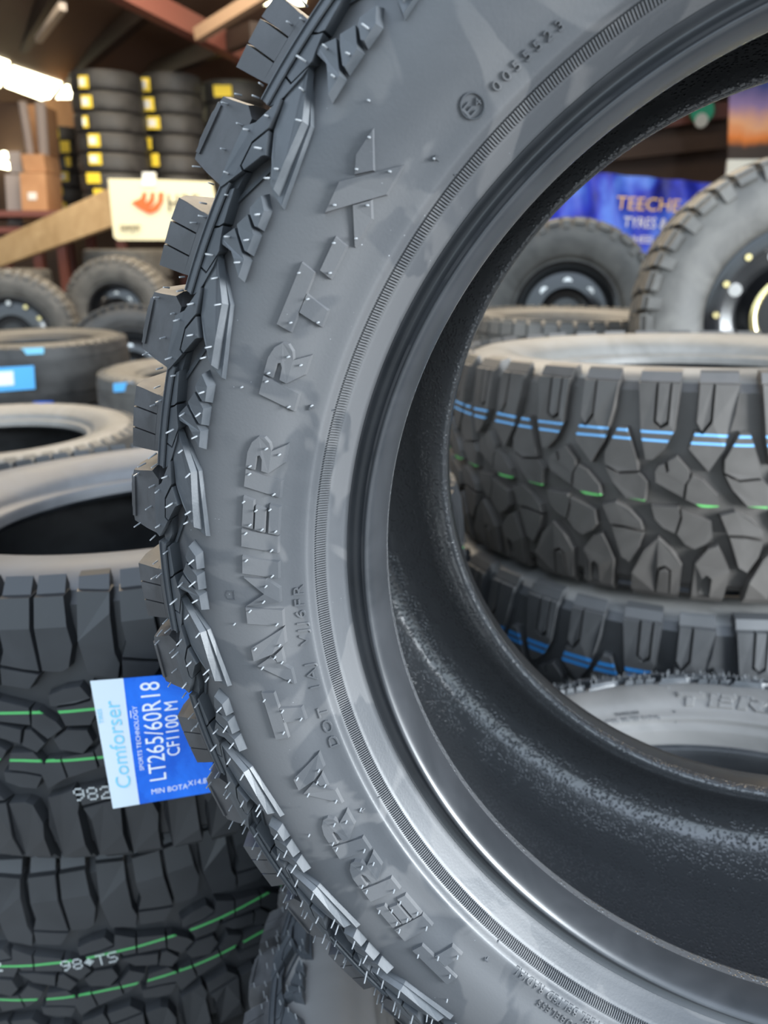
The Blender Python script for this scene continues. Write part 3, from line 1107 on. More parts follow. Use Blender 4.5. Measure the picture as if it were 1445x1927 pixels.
# left stack: all-terrain tyres, sagging a little away from the camera
TX, TY = -.086, -.025
Rt = (Matrix.Rotation(TY, 4, 'Y') @ Matrix.Rotation(TX, 4, 'X'))
axis = (Rt @ Vector((0, 0, 1)))
top_c = Vector((-.286, .965, 1.21))
left = []
lbl = ['all-terrain tyre with two green lines and inkjet dots, top of the left front stack',
       'all-terrain tyre with green tread lines right below the labelled one in the left stack',
       'third all-terrain tyre down in the left stack, only its shoulder showing at the bottom left',
       'fourth all-terrain tyre down in the left stack, in the dark', ]
for i in range(4):
    k = .139 + .286 * i
    if i < 3:
        c = top_c - axis * k + Vector((-.075, .05, 0)) * min(i, 1)
        rr_ = (TX, TY, .35 + .9 * i)
    else:
        c = Vector((-.286 - .06, .965 + .09, FLOOR + .092))
        rr_ = (0, 0, 1)
    left.append(tyre('AT', lbl[i], c, .386, .262 if i < 3 else .168, .225, at_t, dk if i else rubber('grey_sidewall', (.10, .10, .105), (.15, .15, .155), .45, .55, 10, 0), rr_, 'all-terrain tyres of the left stack', nun=24))


def dots(body, pitch, mat_, name='dotted_marking'):
    """white inkjet dot characters lying in the x-y plane"""
    F = {'9': ['01110', '10001', '10001', '01111', '00001', '00010', '01100'], '8': ['01110', '10001', '10001', '01110', '10001', '10001', '01110'],
         'T': ['11111', '00100', '00100', '00100', '00100', '00100', '00100'], 'S': ['01111', '10000', '10000', '01110', '00001', '00001', '11110'],
         '2': ['01110', '10001', '00001', '00110', '01000', '10000', '11111'], '+': ['00000', '00100', '01110', '11111', '01110', '00100', '00000'], ' ': ['00000'] * 7,
         '6': ['00110', '01000', '10000', '11110', '10001', '10001', '01110']}
    out = []
    for i, ch in enumerate(body):
        for r, row in enumerate(F[ch]):
            for c, b_ in enumerate(row):
                if b_ == '1':
                    out.append(((i * 6 + c) * pitch, -r * pitch))
    return out


def tread_dots(root, body, z0, ang, R, pitch, crown=.006, hw=.131):
    mb = MB()
    for x, y in dots(body, pitch, None):
        z = z0 + y
        q = z / hw
        r = R + crown * (1 - q * q) + .0006
        t = ang + x / R
        p = Vector((r * math.cos(t), r * math.sin(t), z))
        nrm = Vector((math.cos(t), math.sin(t), 0))
        mb.tube(p - nrm * .001, p, pitch * .42, pitch * .36, 6)
    o = mb.build('dotted_marking', M['dot'], root)
    return o


def tang(root, px_, py_):
    """local angle on a lying tyre below the given photo pixel (for a point on its near tread)"""
    inv = root.matrix_basis.inverted()
    d = (at(px_, py_, 1) - CAMP)
    o_ = inv @ CAMP
    dd = (inv.to_3x3() @ d)
    R = .386
    A = dd.x ** 2 + dd.y ** 2
    B = 2 * (o_.x * dd.x + o_.y * dd.y)
    Cc = o_.x ** 2 + o_.y ** 2 - R * R
    t = (-B - math.sqrt(max(B * B - 4 * A * Cc, 0))) / (2 * A)
    p = o_ + dd * t
    return math.atan2(p.y, p.x), p.z


bpy.context.view_layer.update()
for rt, x, y, s in ((left[0], 143, 1478, '9826'), (left[1], 118, 1800, '98+TS'), (left[1], -8, 1800, '2')):
    a_, z_ = tang(rt, x, y)
    tread_dots(rt, s, z_ + .0, a_, .3765 + .010, .0019)

# size label hanging in front of the top tyre's tread
A0, A1, A2, A3 = at(170, 1281, .535), at(402, 1262, .535), at(400, 1490, .53), at(213, 1521, .53)
lab = empty('size_label', at(213, 1521, .53))
tag(lab, 'blue and white paper size label tucked between the left stack and the big tyre', 'label')
ex_ = (A1 - A0).normalized()
ez_ = (A0 - A3).normalized()
en_ = ex_.cross(ez_).normalized()
ez_ = en_.cross(ex_)


def shift(p):
    return p - lab.location


def lab_pt(u, v, h=0.0):
    """bilinear point on the label, u along the width, v upwards"""
    p = A3.lerp(A2, u).lerp(A0.lerp(A1, u), v)
    return shift(p + en_ * (-(h) if en_.y > 0 else h) + Vector((0, -.0015 * math.sin(u * 4) * math.sin(v * 3), 0)))


def lab_patch(name, m, u0, u1, v0, v1, h, th=.0005):
    mb = MB()
    n, k = 16, 16
    V = [lab_pt(u0 + (u1 - u0) * i / n, v0 + (v1 - v0) * j / k, hh) for hh in (h, h - th) for j in range(k + 1) for i in range(n + 1)]
    o2 = (n + 1) * (k + 1)
    Fq = []
    for j in range(k):
        for i in range(n):
            a_ = j * (n + 1) + i
            Fq += [(a_, a_ + 1, a_ + n + 2, a_ + n + 1), (o2 + a_, o2 + a_ + n + 1, o2 + a_ + n + 2, o2 + a_ + 1)]
    mb.add(V, Fq)
    return mb.build(name, m, lab, True)


lab_patch('white_strip', M['pale'], 0, .27, 0, 1, .0006)
lab_patch('blue_field', M['blue'], .27, 1.0, 0, 1, .0006)


def lab_text(body, u, v, size, m, name, spacing=1.0, sy=1.0, vert=True, tilt=0.0):
    """text reading upwards along the label (u = line position, v = start)"""
    vs, fs = text_mesh(body, 1.0, 0, spacing)
    Wl = (A1 - A0).length
    Hl = (A0 - A3).length
    mb = MB()
    V = []
    for x, y, z in vs:
        if vert:
            V.append(lab_pt(u - y * size * sy / Wl, v + x * size / Hl, .0011))
        else:
            V.append(lab_pt(u + x * size / Wl, v + y * size * sy / Hl, .0011))
    mb.add(V, fs)
    return mb.build(name, m, lab)


lab_text('Comforser', .215, .15, .0185, M['cyan'], 'brand_name', 1.0, 1.1)
lab_text('TIRES', .055, .68, .0055, M['cyan'], 'brand_name')
lab_text('LT265/60R18', .56, .17, .0170, M['print'], 'size_text', 1.02, 1.35)
lab_text('CF1100 M', .70, .36, .0125, M['print'], 'size_text', 1.0, 1.3)
lab_text('SPORTS TECHNOLOGY', .36, .28, .0058, M['print'], 'small_print')
lab_text('-----', .32, .70, .009, M['print'], 'small_print', .6)
lab_text('MIN BOTA', .40, .07, .0075, M['print'], 'small_print', vert=False)
lab_text('X14.8', .76, .09, .0075, M['print'], 'small_print', vert=False)

# right stack: mud tyres
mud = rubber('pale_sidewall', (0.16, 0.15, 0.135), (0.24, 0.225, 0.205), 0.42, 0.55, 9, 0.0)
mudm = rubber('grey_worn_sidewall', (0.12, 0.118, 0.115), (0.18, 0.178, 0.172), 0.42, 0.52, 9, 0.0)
E_ = tyre('MT', 'mud tyre with blue and green lines seen through the big tyre, topmost there', (.55, 1.375, 1.178), .43, .298, .26, mt_t, mud, (-.045, 0, .42), 'mud tyres of the right stack', nun=18)
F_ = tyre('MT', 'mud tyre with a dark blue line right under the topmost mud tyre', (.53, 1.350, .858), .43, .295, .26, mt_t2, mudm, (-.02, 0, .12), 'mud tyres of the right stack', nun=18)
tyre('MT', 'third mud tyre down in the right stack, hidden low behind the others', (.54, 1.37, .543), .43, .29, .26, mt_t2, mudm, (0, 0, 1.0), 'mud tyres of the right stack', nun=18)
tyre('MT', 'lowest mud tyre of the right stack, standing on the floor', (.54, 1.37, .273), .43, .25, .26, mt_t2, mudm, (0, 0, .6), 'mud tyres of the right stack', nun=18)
bpy.context.view_layer.update()
mb = MB()
for x, y in dots('88 8', .0035, None):
    t = -PI / 2 + .02 - .40 + x / .43
    r = .4305
    z = -.075 + y * .6
    p = Vector((r * math.cos(t), r * math.sin(t), z))
    mb.tube(p - Vector((math.cos(t), math.sin(t), 0)) * .002, p, .0015, .0013, 6)
mb.build('dotted_marking', M['dot'], E_)

# the lettered tyre lying under the big one
low = terrain_tyre('tyre like the big one lying flat beneath it, raised letters on its grey sidewall', 'tyre', full=False, side=M['dusty_side'])
LK_ = 1.13
LT_ = Matrix.Rotation(-.120, 4, 'Y') @ Matrix.Rotation(.002, 4, 'X')
n2 = (LT_ @ Vector((0, 0, 1))).normalized()
u2 = (Vector((0, 1, 0)) - n2 * n2.y).normalized()
v2 = u2.cross(n2)
top2 = Vector((.302, .494, .966))
d_ = at(1300, 1318, 1) - CAMP
hit = CAMP + d_ * ((top2 - n2 * .004 - CAMP).dot(n2) / d_.dot(n2)) - top2
th0 = math.atan2(hit.dot(u2), -hit.dot(v2))
R2 = rotm(v2, u2, n2) @ Matrix.Rotation(-252 / 308.0 - th0, 4, 'Z') @ Matrix.Scale(LK_, 4)
R2.translation = top2 - n2 * (.0523 * LK_)
low.matrix_world = R2
for i, (zt, lb) in enumerate([(.585, 'tyre lying under the flat lettered tyre that carries the big one'), (.352, 'lowest tyre under the flat lettered tyre that carries the big one')]):
    tyre('LT', lb, (.36, .42, zt - .115), .36, .215, .22, dk, dk, (0, 0, .3 * i), 'tyres carrying the lettered tyre', nun=40)

# ---- wheels and far tyres
def stackof(kind, x, y, ztop, n, R, Wd, rb, tm, sm, label, group, rotz=0.0):
    """tyres lying one on another under height ztop, down to the floor"""
    z = ztop
    i = 0
    out = []
    while z - Wd > FLOOR - .03 and i < n:
        out.append(tyre(kind, label(i), (x, y, z - Wd / 2 * 1.06), R, Wd, rb, tm, sm, (0, 0, rotz + i), group))
        z -= Wd * 1.11
        i += 1
    if z > FLOOR + .01:
        mb = MB()
        mb.box(x - R * .75, x + R * .75, y - R * .75, y + R * .75, z - .001 - .02, z)
        for q in (-.8, 0, .8):
            mb.box(x + q * R * .8 - .05, x + q * R * .8 + .05, y - R * .75, y + R * .75, FLOOR, z - .02)
        o = mb.build('wooden_pallet', M['ply'])
        tag(o, 'wooden pallet under the ' + group, 'pallet')
    return out


def wheel(label, c, face, R, Wd, rr, style, tm, sm, kind='MW', name='mounted_wheel', group=None):
    """mounted wheel standing up, its outer side looking along `face`"""
    f = Vector(face).normalized()
    u = (Vector((0, 0, 1)) - f * f.z).normalized()
    v = u.cross(f)
    root = empty(name)
    mw = rotm(v, u, f)
    mw.translation = c
    root.matrix_world = mw
    tag(root, label, 'wheel', group)
    ms = make_tyre(kind, R, Wd, rr, tm, sm)
    for nme, me in ((('sidewall', ms[0]), ('tread', ms[2]))):
        o = bpy.data.objects.new(nme, me)
        COL.objects.link(o)
        o.parent = root
    h = Wd / 2 * .78
    mb = MB()
    if style == 'beadlock':
        pr = [(rr + .012, h - .01), (rr + .014, h + .006), (rr - .002, h + .012), (rr - .026, h + .010), (rr - .030, h - .004), (rr - .034, h - .06), (rr * .62, h - .075), (rr * .50, h - .03), (rr * .44, h - .028), (rr * .40, h - .09), (0.0, h - .09)]
    else:
        pr = [(rr + .006, h - .01), (rr + .004, h + .004), (rr - .010, h), (rr - .016, h - .02), (rr - .022, h - .05), (rr * .72, h - .035), (rr * .52, h - .03), (rr * .46, h - .055), (rr * .32, h - .06), (rr * .30, h - .03), (0.0, h - .03)]
    mb.lathe(pr, 64)
    disc = mb.build('rim', M['rim'], root, smooth='sharp')
    if style == 'beadlock':
        mb = MB()
        mb.lathe([(rr * .52, h - .029), (rr * .50, h - .022), (rr * .43, h - .022), (rr * .40, h - .05)], 48)
        mb.build('hub_ring', M['gold'], root, smooth=True)
        for k in range(16):
            t = 2 * PI * k / 16
            b1 = MB()
            p = Vector((math.cos(t) * (rr - .013), math.sin(t) * (rr - .013), h + .011))
            b1.tube(p, p + Vector((0, 0, .010)), .011, .009, 8)
            b1.build('bolt', M['gold'], disc)
        for k in range(8):
            t = 2 * PI * (k + .5) / 8
            b1 = MB()
            p = Vector((math.cos(t) * rr * .74, math.sin(t) * rr * .74, h - .070))
            b1.tube(p, p + Vector((0, 0, .008)), rr * .085, rr * .08, 12)
            b1.build('vent_hole', M['steel'], disc)
    elif style == 'holes':
        for k in range(8):
            t = 2 * PI * k / 8
            b1 = MB()
            p = Vector((math.cos(t) * rr * .62, math.sin(t) * rr * .62, h - .036))
            b1.tube(p, p + Vector((0, 0, .003)), rr * .10, rr * .09, 12)
            b1.build('hand_hole', M['steel'], disc)
    else:
        for k in range(12):
            t = 2 * PI * k / 12
            b1 = MB()
            p = Vector((math.cos(t) * (rr * .84), math.sin(t) * (rr * .84), h - .03))
            b1.tube(p, p + Vector((0, 0, .02)), rr * .07, rr * .06, 8)
            b1.build('bolt', M['gold'] if k % 3 else M['steel'], disc)
    return root


# through the hole: two wheels standing on stacks, one small lying tyre
cI = at(1478, 590, 2.28)
wheel('large mud tyre on a black rim with gold bolts at the right edge', cI, (-.20, -1, .02), .42, .30, .228, 'beadlock', M['dust'], M['dust'])
stackof('LT', cI.x, cI.y, cI.z - .42, 4, .36, .24, .23, dk, dk, lambda i: ['tyre lying under the wheel with gold bolts', 'second tyre under the wheel with gold bolts', 'third tyre under the wheel with gold bolts', 'lowest tyre under the wheel with gold bolts'][i], 'tyres under the gold-bolted wheel')
cH = at(1062, 592, 3.7)
wheel('mud tyre on a glossy black steel rim in front of the blue banner', cH, (-.18, -1, .12), .415, .30, .225, 'holes', M['dust'], M['dust'])
stackof('LT', cH.x, cH.y, cH.z - .415, 3, .38, .24, .22, dk, dk, lambda i: ['tyre lying under the wheel before the blue banner', 'second tyre under the wheel before the blue banner', 'lowest tyre under the wheel before the blue banner'][i], 'tyres under the steel-rim wheel')
cE2 = at(1052, 640, 3.0)
E2 = stackof('LT', cE2.x, cE2.y - .1, at(1052, 602, 2.62).z, 5, .37, .22, .22, M['dust'], M['dust'], lambda i: ['small grey block-tread tyre lying below the steel-rim wheel, top of its stack', 'second tyre of the stack behind the top mud tyre', 'third tyre of the stack behind the top mud tyre',
            'fourth tyre of the stack behind the top mud tyre', 'lowest tyre of the stack behind the top mud tyre'][i], 'tyres stacked behind the mud tyre')


# banner, poster, sign on the back wall side
def panel(name, pts, m, th=.02, parent=None, back=None):
    P = [Vector(p) for p in pts]
    nrm = (P[1] - P[0]).cross(P[2] - P[0]).normalized() * th
    if nrm.y < 0:
        nrm = -nrm
    mb = MB()
    mb.prism([p + nrm for p in P], P)
    return mb.build(name, m, parent)


bn = mat('blue_banner_cloth', (0.03, 0.05, 0.55), 0.5)
bb = bn.node_tree.nodes['Principled BSDF']
t_ = N(bn, 'ShaderNodeTexCoord')
w_ = N(bn, 'ShaderNodeTexNoise')
w_.inputs['Scale'].default_value = 1.6
w_.inputs['Distortion'].default_value = 1.2
LK(bn, t_.outputs['Object'], w_.inputs['Vector'])
r_ = ramp(bn, [(.36, (0.015, 0.015, 0.16)), (.5, (0.03, 0.05, 0.62)), (.66, (0.12, 0.26, 0.95))])
LK(bn, w_.outputs['Fac'], r_.inputs[0])
LK(bn, r_.outputs[0], bb.inputs['Base Color'])
B0 = at(1010, 322, 8.6)
ban = empty('banner', B0)
tag(ban, 'wavy blue cloth banner with gold and white lettering behind the steel-rim wheel', 'banner')
mb = MB()
nx, nz = 36, 10
c0, c1, c2, c3 = at(990, 312, 8.6), at(1420, 352, 8.6), at(1420, 480, 8.6), at(990, 500, 8.6)
V = []
for j in range(nz + 1):
    for i in range(nx + 1):
        p = c3.lerp(c2, i / nx).lerp(c0.lerp(c1, i / nx), j / nz) + Vector((0, .05 * math.sin(i * 1.1 + j * .3), 0)) - B0
        V.append(p)
V += [p + Vector((0, .01, 0)) for p in V]
Fq = []
o2 = (nx + 1) * (nz + 1)
for j in range(nz):
    for i in range(nx):
        a_ = j * (nx + 1) + i
        Fq += [(a_, a_ + 1, a_ + nx + 2, a_ + nx + 1), (o2 + a_, o2 + a_ + nx + 1, o2 + a_ + nx + 2, o2 + a_ + 1)]
mb.add(V, Fq)
mb.build('cloth', bn, ban, True)


def wall_text(body, x, y, Y, hpx, m, parent, name='lettering', sp_=1.0, sxx=1.0, roll=0.0, org=None):
    vs, fs = text_mesh(body, 1.0, .02, sp_)
    o = at(x, y, Y)
    sc_ = (at(x, y, Y) - at(x, y + hpx, Y)).length / .72
    rx = Vector((math.cos(roll), 0, math.sin(roll)))
    uz = Vector((-math.sin(roll), 0, math.cos(roll)))
    off = org or Vector((0, 0, 0))
    mb = MB()
    mb.add([o + rx * (vx * sc_ * sxx) + uz * (vy * sc_) + Vector((0, -vz * .1, 0)) - off for vx, vy, vz in vs], fs)
    return mb.build(name, m, parent)


wall_text('TEECHE', 1158, 393, 8.45, 25, M['gold_print'], ban, sxx=1.05, roll=-.05, org=B0, sp_=1.0)
wall_text('TYRES & W', 1172, 427, 8.45, 20, M['lab_w'], ban, roll=-.04, org=B0, sxx=.85)
wall_text('WHEELS', 1172, 456, 8.45, 14, M['lab_w'], ban, roll=-.03, org=B0, sxx=1.0)

po = empty('poster', at(1372, 335, 8.0))
tag(po, 'sunset landscape poster with a white bottom strip above the gold-bolted wheel', 'poster')
O_ = po.location.copy()
pm = mat('sunset_print', (.3, .1, .05), .5)
pb = pm.node_tree.nodes['Principled BSDF']
t_ = N(pm, 'ShaderNodeTexCoord')
sx_ = N(pm, 'ShaderNodeSeparateXYZ')
LK(pm, t_.outputs['Object'], sx_.inputs[0])
nz_ = N(pm, 'ShaderNodeTexNoise')
nz_.inputs['Scale'].default_value = 3.0
nz_.inputs['Detail'].default_value = 5
LK(pm, t_.outputs['Object'], nz_.inputs['Vector'])
ma = N(pm, 'ShaderNodeMath', operation='MULTIPLY_ADD')
LK(pm, nz_.outputs['Fac'], ma.inputs[0])
ma.inputs[1].default_value = .30
LK(pm, sx_.outputs[2], ma.inputs[2])
rp_ = ramp(pm, [(.10, (.03, .02, .02)), (.42, (.05, .03, .02)), (.50, (.80, .22, .03)), (.60, (.85, .42, .22)), (.78, (.30, .20, .40)), (.98, (.03, .05, .22))])
LK(pm, ma.outputs[0], rp_.inputs[0])
LK(pm, rp_.outputs[0], pb.inputs['Base Color'])
sub = lambda L: [p - O_ for p in L]
panel('picture', sub([at(1374, 150, 8.0), at(1560, 150, 8.0), at(1560, 300, 8.0), at(1370, 300, 8.0)]), pm, .02, po)
panel('caption_strip', sub([at(1370, 300, 7.99), at(1560, 300, 7.99), at(1560, 342, 7.99), at(1366, 342, 7.99)]), M['white'], .03, po)
wall_text('SY', 1424, 326, 7.96, 18, M['dark'], po, org=O_)
gs = MB()
c = at(1322, 208, 9.60)
gs.tube(c, c + Vector((0, .05, 0)), .13, .13, 24)
o = gs.build('round_sign', M['green'])
tag(o, 'small round green sign high on the dark wall left of the poster', 'sign')
mb = MB()
mb.tube(c + Vector((0, -.004, -.10)), c + Vector((0, .02, -.10)), .075, .075, 20)
o2_ = mb.build('white_foot', M['white'], o)
for (p, q, Y, lb) in (((1040, 300), (1380, 262), 8.3, 'upper dark timber rail on the brown wall behind the banner'), ((1090, 250), (1380, 205), 8.4, 'highest dark timber rail on the brown wall behind the round green sign')):
    o = bar('wall_rail', at(*p, Y + 1.4), at(*q, Y + 1.4), .06, .16, M['redst'] if Y > 8.35 else wallm)
    tag(o, lb, 'rail', 'rails on the brown wall')

mb = MB()
mb.tube(c + Vector((0, .05, 0)), c + Vector((0, 9.99 - c.y, 0)), .03, .03, 10)
mb.build('bracket', M['steel'], bpy.data.objects['round_sign'])

# left middle distance
c = at(30, 628, 5.2)
wheel('wheel with a ring of small bolts above the blue-labelled tyre', c, (.25, -1, .05), .405, .28, .235, 'bolts', M['dust'], M['dust'])
stackof('LT', c.x, c.y, c.z - .405, 3, .33, .23, .22, dk, dk, lambda i: ['tyre lying under the far left wheel', 'second tyre lying under the far left wheel', 'lowest tyre under the far left wheel'][i], 'tyres under the far left wheel')
c = at(230, 588, 5.6)
wheel('wheel with a black rim standing left of the big tyre, below the white sign', c, (-.1, -1, .05), .375, .26, .20, 'holes', M['dust'], M['dust'])
stackof('LT', c.x, c.y, c.z - .375, 3, .33, .23, .22, dk, dk, lambda i: ['tyre lying under the wheel below the white sign', 'second tyre under the wheel below the white sign', 'lowest tyre under the wheel below the white sign'][i], 'tyres under the wheel below the sign')
c = at(250, 700, 4.3)
wheel('wheel with a deep dark rim between the blue-labelled tyre and the big tyre', c, (.3, -1, .25), .36, .22, .21, 'holes', M['old'], M['old'], kind='LT')
stackof('LT', c.x, c.y, c.z - .37, 3, .34, .21, .2, dk, dk, lambda i: ['tyre lying under the low dark-rimmed wheel', 'lowest tyre under the low dark-rimmed wheel'][i], 'tyres under the low dark wheel')
for (x, y, Y, R, lb, n) in ((238, 468, 6.55, .34, 'tyre lying on a tall stack just under the white sign', 6), (8, 506, 6.15, .33, 'tyre lying on a tall stack under the left end of the plywood', 6)):
    p = at(x, y, Y)
    stackof('HT', p.x, p.y, p.z, n, R, .21, .21, M['dust'], M['dust'], lambda i, lb=lb: lb if i == 0 else ['', 'second', 'third', 'fourth', 'fifth', 'sixth'][i] + ' tyre down in' + lb[14:], 'far stack near x %d' % x if False else ('tyres of the tall stack under the sign' if x > 100 else 'tyres of the tall stack at the far left'))
# dark wall of tyres under the shelf
p = at(-12, 646, 3.0)
bl = stackof('HT', p.x, p.y + .34, p.z - .005, 5, .385, .245, .22, dk, dk, lambda i: ['road tyre with a large blue label lying at the left edge', 'road tyre with a tiny blue mark just under the blue-labelled one', 'third road tyre down under the blue-labelled one', 'fourth road tyre down under the blue-labelled one', 'lowest road tyre under the blue-labelled one'][i], 'road tyres at the left edge')


def front_label(root, quad, Y, m, name='sticker', inner=None):
    bpy.context.view_layer.update()
    inv = root.matrix_world.inverted()
    P = [inv @ at(x, y, Y) for x, y in quad]
    nrm = inv.to_3x3() @ Vector((0, .003, 0))
    mb = MB()
    mb.prism([q + nrm for q in P], P)
    o = mb.build(name, m, root)
    if inner:
        cx = sum(x for x, y in quad) / 4
        cy = sum(y for x, y in quad) / 4
        q2 = [(cx + (x - cx) * .6 - inner[1], cy + (y - cy) * .6) for x, y in quad]
        P = [inv @ at(x, y, Y - .004) for x, y in q2]
        mb = MB()
        mb.prism([q + nrm for q in P], P)
        mb.build('sticker_print', inner[0], o)
    return o


front_label(bl[0], [(-40, 694), (63, 688), (66, 732), (-40, 740)], p.y - .052, M['cyan2'], inner=(M['print'], 18))
front_label(bl[0], [(38, 656), (82, 654), (82, 666), (38, 668)], p.y - .02, M['cyan'], name='paint_mark')
front_label(bl[1], [(62, 756), (100, 755), (100, 764), (62, 765)], p.y - .03, M['blue'])
p = at(330, 716, 2.6)
s2 = stackof('HT', p.x, p.y + .34, p.z, 5, .37, .22, .21, M['dust'], M['dust'], lambda i: ['grey road tyre with a bright blue mark, partly behind the big tyre', 'second tyre under the one with a bright blue mark', 'third tyre under the one with a bright blue mark', 'fourth tyre under the one with a bright blue mark', 'lowest tyre under the one with a bright blue mark'][i], 'road tyres behind the big tyre')
front_label(s2[0], [(213, 722), (250, 719), (251, 735), (214, 738)], p.y + .02, M['cyan2'], name='paint_mark')
p = at(-20, 800, 2.0)
s3 = stackof('HT', p.x, p.y, 1.050, 4, .385, .24, .235, M['dust'], mud, lambda i: ['pale road tyre lying behind the left all-terrain stack, its opening showing', 'second tyre of the stack behind the all-terrain stack', 'third tyre of the stack behind the all-terrain stack', 'lowest tyre of the stack behind the all-terrain stack'][i], 'road tyres behind the all-terrain stack')

# plywood shelf with its load
q0, q1, q2, q3 = at(-70, 480, 6.9), at(213, 350, 5.9), at(213, 424, 5.9), at(-70, 526, 6.9)
mb = MB()
bk_ = Vector((.9, 1.6, 0))
bk_ = Vector((.03, .05, 0))
mb.prism([q0, q1, q2, q3], [q0 + bk_, q1 + bk_, q2 + bk_, q3 + bk_])
o = mb.build('plywood_shelf', M['ply'])
tag(o, 'sloping plywood board along the edge of the rack below the boxes and far tyres', 'shelf')
shelf_root = o


def deck(x0, x1, y, Y0, Y1, lb):
    z = at(x0, y, Y0).z
    mb = MB()
    X0, X1 = at(x0, y, Y0 if x0 < 0 else 9.3).x, at(x1, y, Y0).x
    mb.box(X0, X1, Y0, Y1, z - .05, z)
    for xx in (X0, (X0 + X1) / 2, X1 - .08):
        for yy in (Y0 + .3, Y1 - .1):
            mb.box(xx, xx + .08, yy, yy + .08, FLOOR, z - .05)
    o = mb.build('storage_rack', M['redst'])
    tag(o, lb, 'rack')
    return z


deck(-40, 92, 427, 7.15, 8.3, 'rack deck under the cardboard boxes')
zs_ = deck(80, 500, 396, 7.1, 9.75, 'rack deck under the far tyre stacks, behind the cream sign')
ORD = ['top', 'second', 'third', 'fourth', 'fifth', 'sixth', 'seventh', 'eighth', 'ninth', 'tenth']


def far_stack(cols, where, group, Y, R, ytop, mats_):
    """cols: (x pixel, y pixel of centre, label quad pixels or None)"""
    n = len(cols)
    X = at(cols[n // 2][0], cols[n // 2][1], Y).x
    pitch = (at(cols[n // 2][0], ytop, Y - R * .5).z - zs_) / n
    Wd = pitch / 1.085
    for i, (x, y, lx, ly, lw, lh, c_) in enumerate(cols):
        p = Vector((X, Y, zs_ + pitch * (n - i - .5)))
        o = tyre('HT', '%s black tyre of the %s' % (ORD[i], where), p, R, Wd, R * .58, dk, dk, (-.0, .0, i * .7), group)
        if lx:
            front_label(o, [(lx - lw, ly - lh), (lx + lw, ly - lh), (lx + lw + 2, ly + lh), (lx - lw + 2, ly + lh)], Y - R - .01, M['yellow'], inner=(M['lab_w'], 3) if c_ else None)


S1 = []
for i in range(7):
    y = 152 + i * 36.5
    x = 200 + i * 3.6
    S1.append((x, y, 0, 0, 0, 0, 0))
lb1 = [(156, 154, 9, 12, 1), (162, 191, 10, 12, 1), (160, 229, 5, 11, 1), (176, 264, 11, 12, 1), (178, 299, 12, 11, 1), (175, 335, 13, 10, 0), (184, 362, 9, 7, 0)]
far_stack([(x, y, *lb1[i]) for i, (x, y, *_) in enumerate(S1)], 'left far stack on the shelf', 'left far stack of yellow-labelled tyres', 7.6, .305, 134, None)
lb2 = [(271, 159, 10, 13, 1), (278, 196, 11, 13, 1), (288, 231, 12, 12, 1), (279, 270, 5, 11, 0), (291, 301, 7, 12, 0), (None, 0, 0, 0, 0), (None, 0, 0, 0, 0)]
far_stack([(322 + i * 3.2, 156 + i * 36.5, *lb2[i]) for i in range(7)], 'right far stack on the shelf, above the white sign', 'right far stack of yellow-labelled tyres', 8.0, .265, 138, None)
far_stack([(438 + i * 2, 170 + i * 36.5, *((418, 171, 17, 11, 0) if i == 0 else (None, 0, 0, 0, 0))) for i in range(6)], 'far stack peeking beside the big tyre', 'far stack beside the big tyre', 8.35, .30, 152, None)
lb4 = [(103, 251, 7, 9, 0), (121, 276, 9, 11, 0), (127, 304, 5, 9, 0), (119, 332, 9, 9, 1), (111, 359, 6, 8, 0), (117, 389, 7, 9, 1)]
far_stack([(124 + i * 1.2, 250 + i * 28, *lb4[i]) for i in range(6)], 'small far stack behind the cardboard boxes', 'small far stack of yellow-labelled tyres', 9.0, .17, 238, None)
lb5 = [(126, 246, 7, 9), (137, 329, 7, 9), (136, 357, 9, 10)]

# boxes and wrapped rolls on the shelf
for i, (x0, x1, y0, y1, Y, m, nme, lb) in enumerate([
        (42, 84, 290, 324, 7.55, M['card'], 'cardboard_box', 'orange-brown cardboard box, upper one under the white tube'),
        (40, 88, 325, 420, 7.4, M['card'], 'cardboard_box', 'tall cardboard box with a small white label on the shelf'),
        (16, 40, 285, 325, 7.7, M['grey'], 'wrapped_box', 'grey film-wrapped box, upper one at the left of the cardboard'),
        (12, 40, 328, 424, 7.6, M['grey'], 'wrapped_box', 'tall grey film-wrapped box left of the cardboard boxes'),
        (50, 80, 196, 288, 7.8, M['card'], 'cardboard_box', 'narrow upright cardboard box behind the white tube'),
        (84, 142, 186, 402, 9.3, M['card'], 'cardboard_box', 'wide cardboard sheet standing beside the left far stack')]):
    P = [at(x0 - 3, y0, Y), at(x1 - 3, y0, Y), at(x1 + 3, y1, Y), at(x0 + 3, y1, Y)]
    if Y > 9:
        P[2].z = P[3].z = zs_
    mb = MB()
    d_ = Vector((0, .35, 0))
    mb.prism([q + d_ for q in P], P)
    o = mb.build(nme, m)
    tag(o, lb, 'box')
    if i == 1:
        panel('white_label', [at(52, 362, Y - .01), at(68, 362, Y - .01), at(69, 376, Y - .01), at(53, 376, Y - .01)], M['lab_w'], .008, o)
mb = MB()
mb.tube(at(42, 192, 7.5), at(57, 288, 7.68), .035, .035, 12)
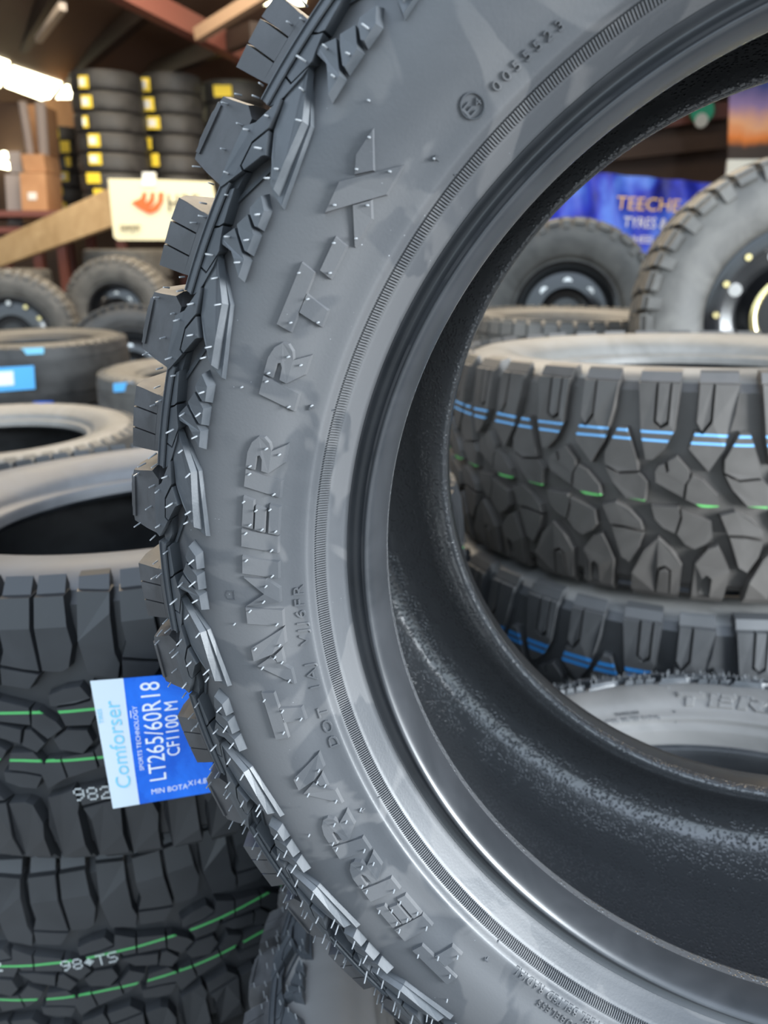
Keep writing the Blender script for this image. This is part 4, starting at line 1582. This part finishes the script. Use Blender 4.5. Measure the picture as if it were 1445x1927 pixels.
o = mb.build('plastic_tube', M['grey'])
tag(o, 'thin pale tube leaning on the narrow cardboard box', 'tube')
mb = MB()
mb.tube(at(76, 194, 7.5), at(83, 292, 7.68), .045, .045, 12)
o = mb.build('plastic_tube', M['grey'])
tag(o, 'thick greyish tube right of the narrow cardboard box', 'tube')
for x, y, r, lb in ((7, 291, .035, 'upper small round yellow-white lamp at the left edge above the shelf'), (1, 309, .04, 'lower bright round lamp at the left edge above the shelf')):
    mb = MB()
    p = at(x, y, 9.6)
    mb.tube(p, p + Vector((0, .38, 0)), r, r, 16)
    o = mb.build('round_lamp', M['lamp'])
    tag(o, lb, 'lamp')

# white sign hanging over the shelf edge
SY_ = 5.86
so = at(222, 452, SY_)
sg_ = empty('advertising_sign', so)
tag(sg_, 'cream plastic sign with an orange emblem and dark letters hanging below the far stacks', 'sign')
sub = lambda L: [p - so for p in L]
panel('board', sub([at(203, 336, SY_), at(300, 338, SY_), at(398, 342, SY_), at(420, 452, SY_), at(222, 452, SY_), at(214, 446, SY_)]), mat('cream_plastic', (0.80, 0.72, 0.47), .45), .03, sg_)
panel('hook', sub([at(268, 324, SY_ - .01), at(290, 324, SY_ - .01), at(291, 350, SY_ - .01), at(267, 350, SY_ - .01)]), M['white'], .05, sg_)
mb = MB()
for pts in ([(248, 381), (266, 373), (270, 362), (276, 362), (274, 384), (284, 392), (280, 402), (262, 392)],
            [(274, 384), (283, 374), (285, 362), (291, 362), (291, 378), (284, 390)],
            [(284, 392), (298, 380), (300, 362), (308, 362), (307, 380), (298, 396), (282, 403)]):
    mb.prism([p - so + Vector((0, -.004, 0)) for p in [at(x, y, SY_) for x, y in pts]], [p - so + Vector((0, -.012, 0)) for p in [at(x, y, SY_) for x, y in pts]])
mb.build('emblem', M['orange'], sg_)
wall_text('H35', 315, 398, SY_ - .02, 33, M['dark'], sg_, org=so, sxx=.8, sp_=1.1)
wall_text('sawyer', 226, 434, SY_ - .02, 17, M['dark'], sg_, org=so, sxx=.62)
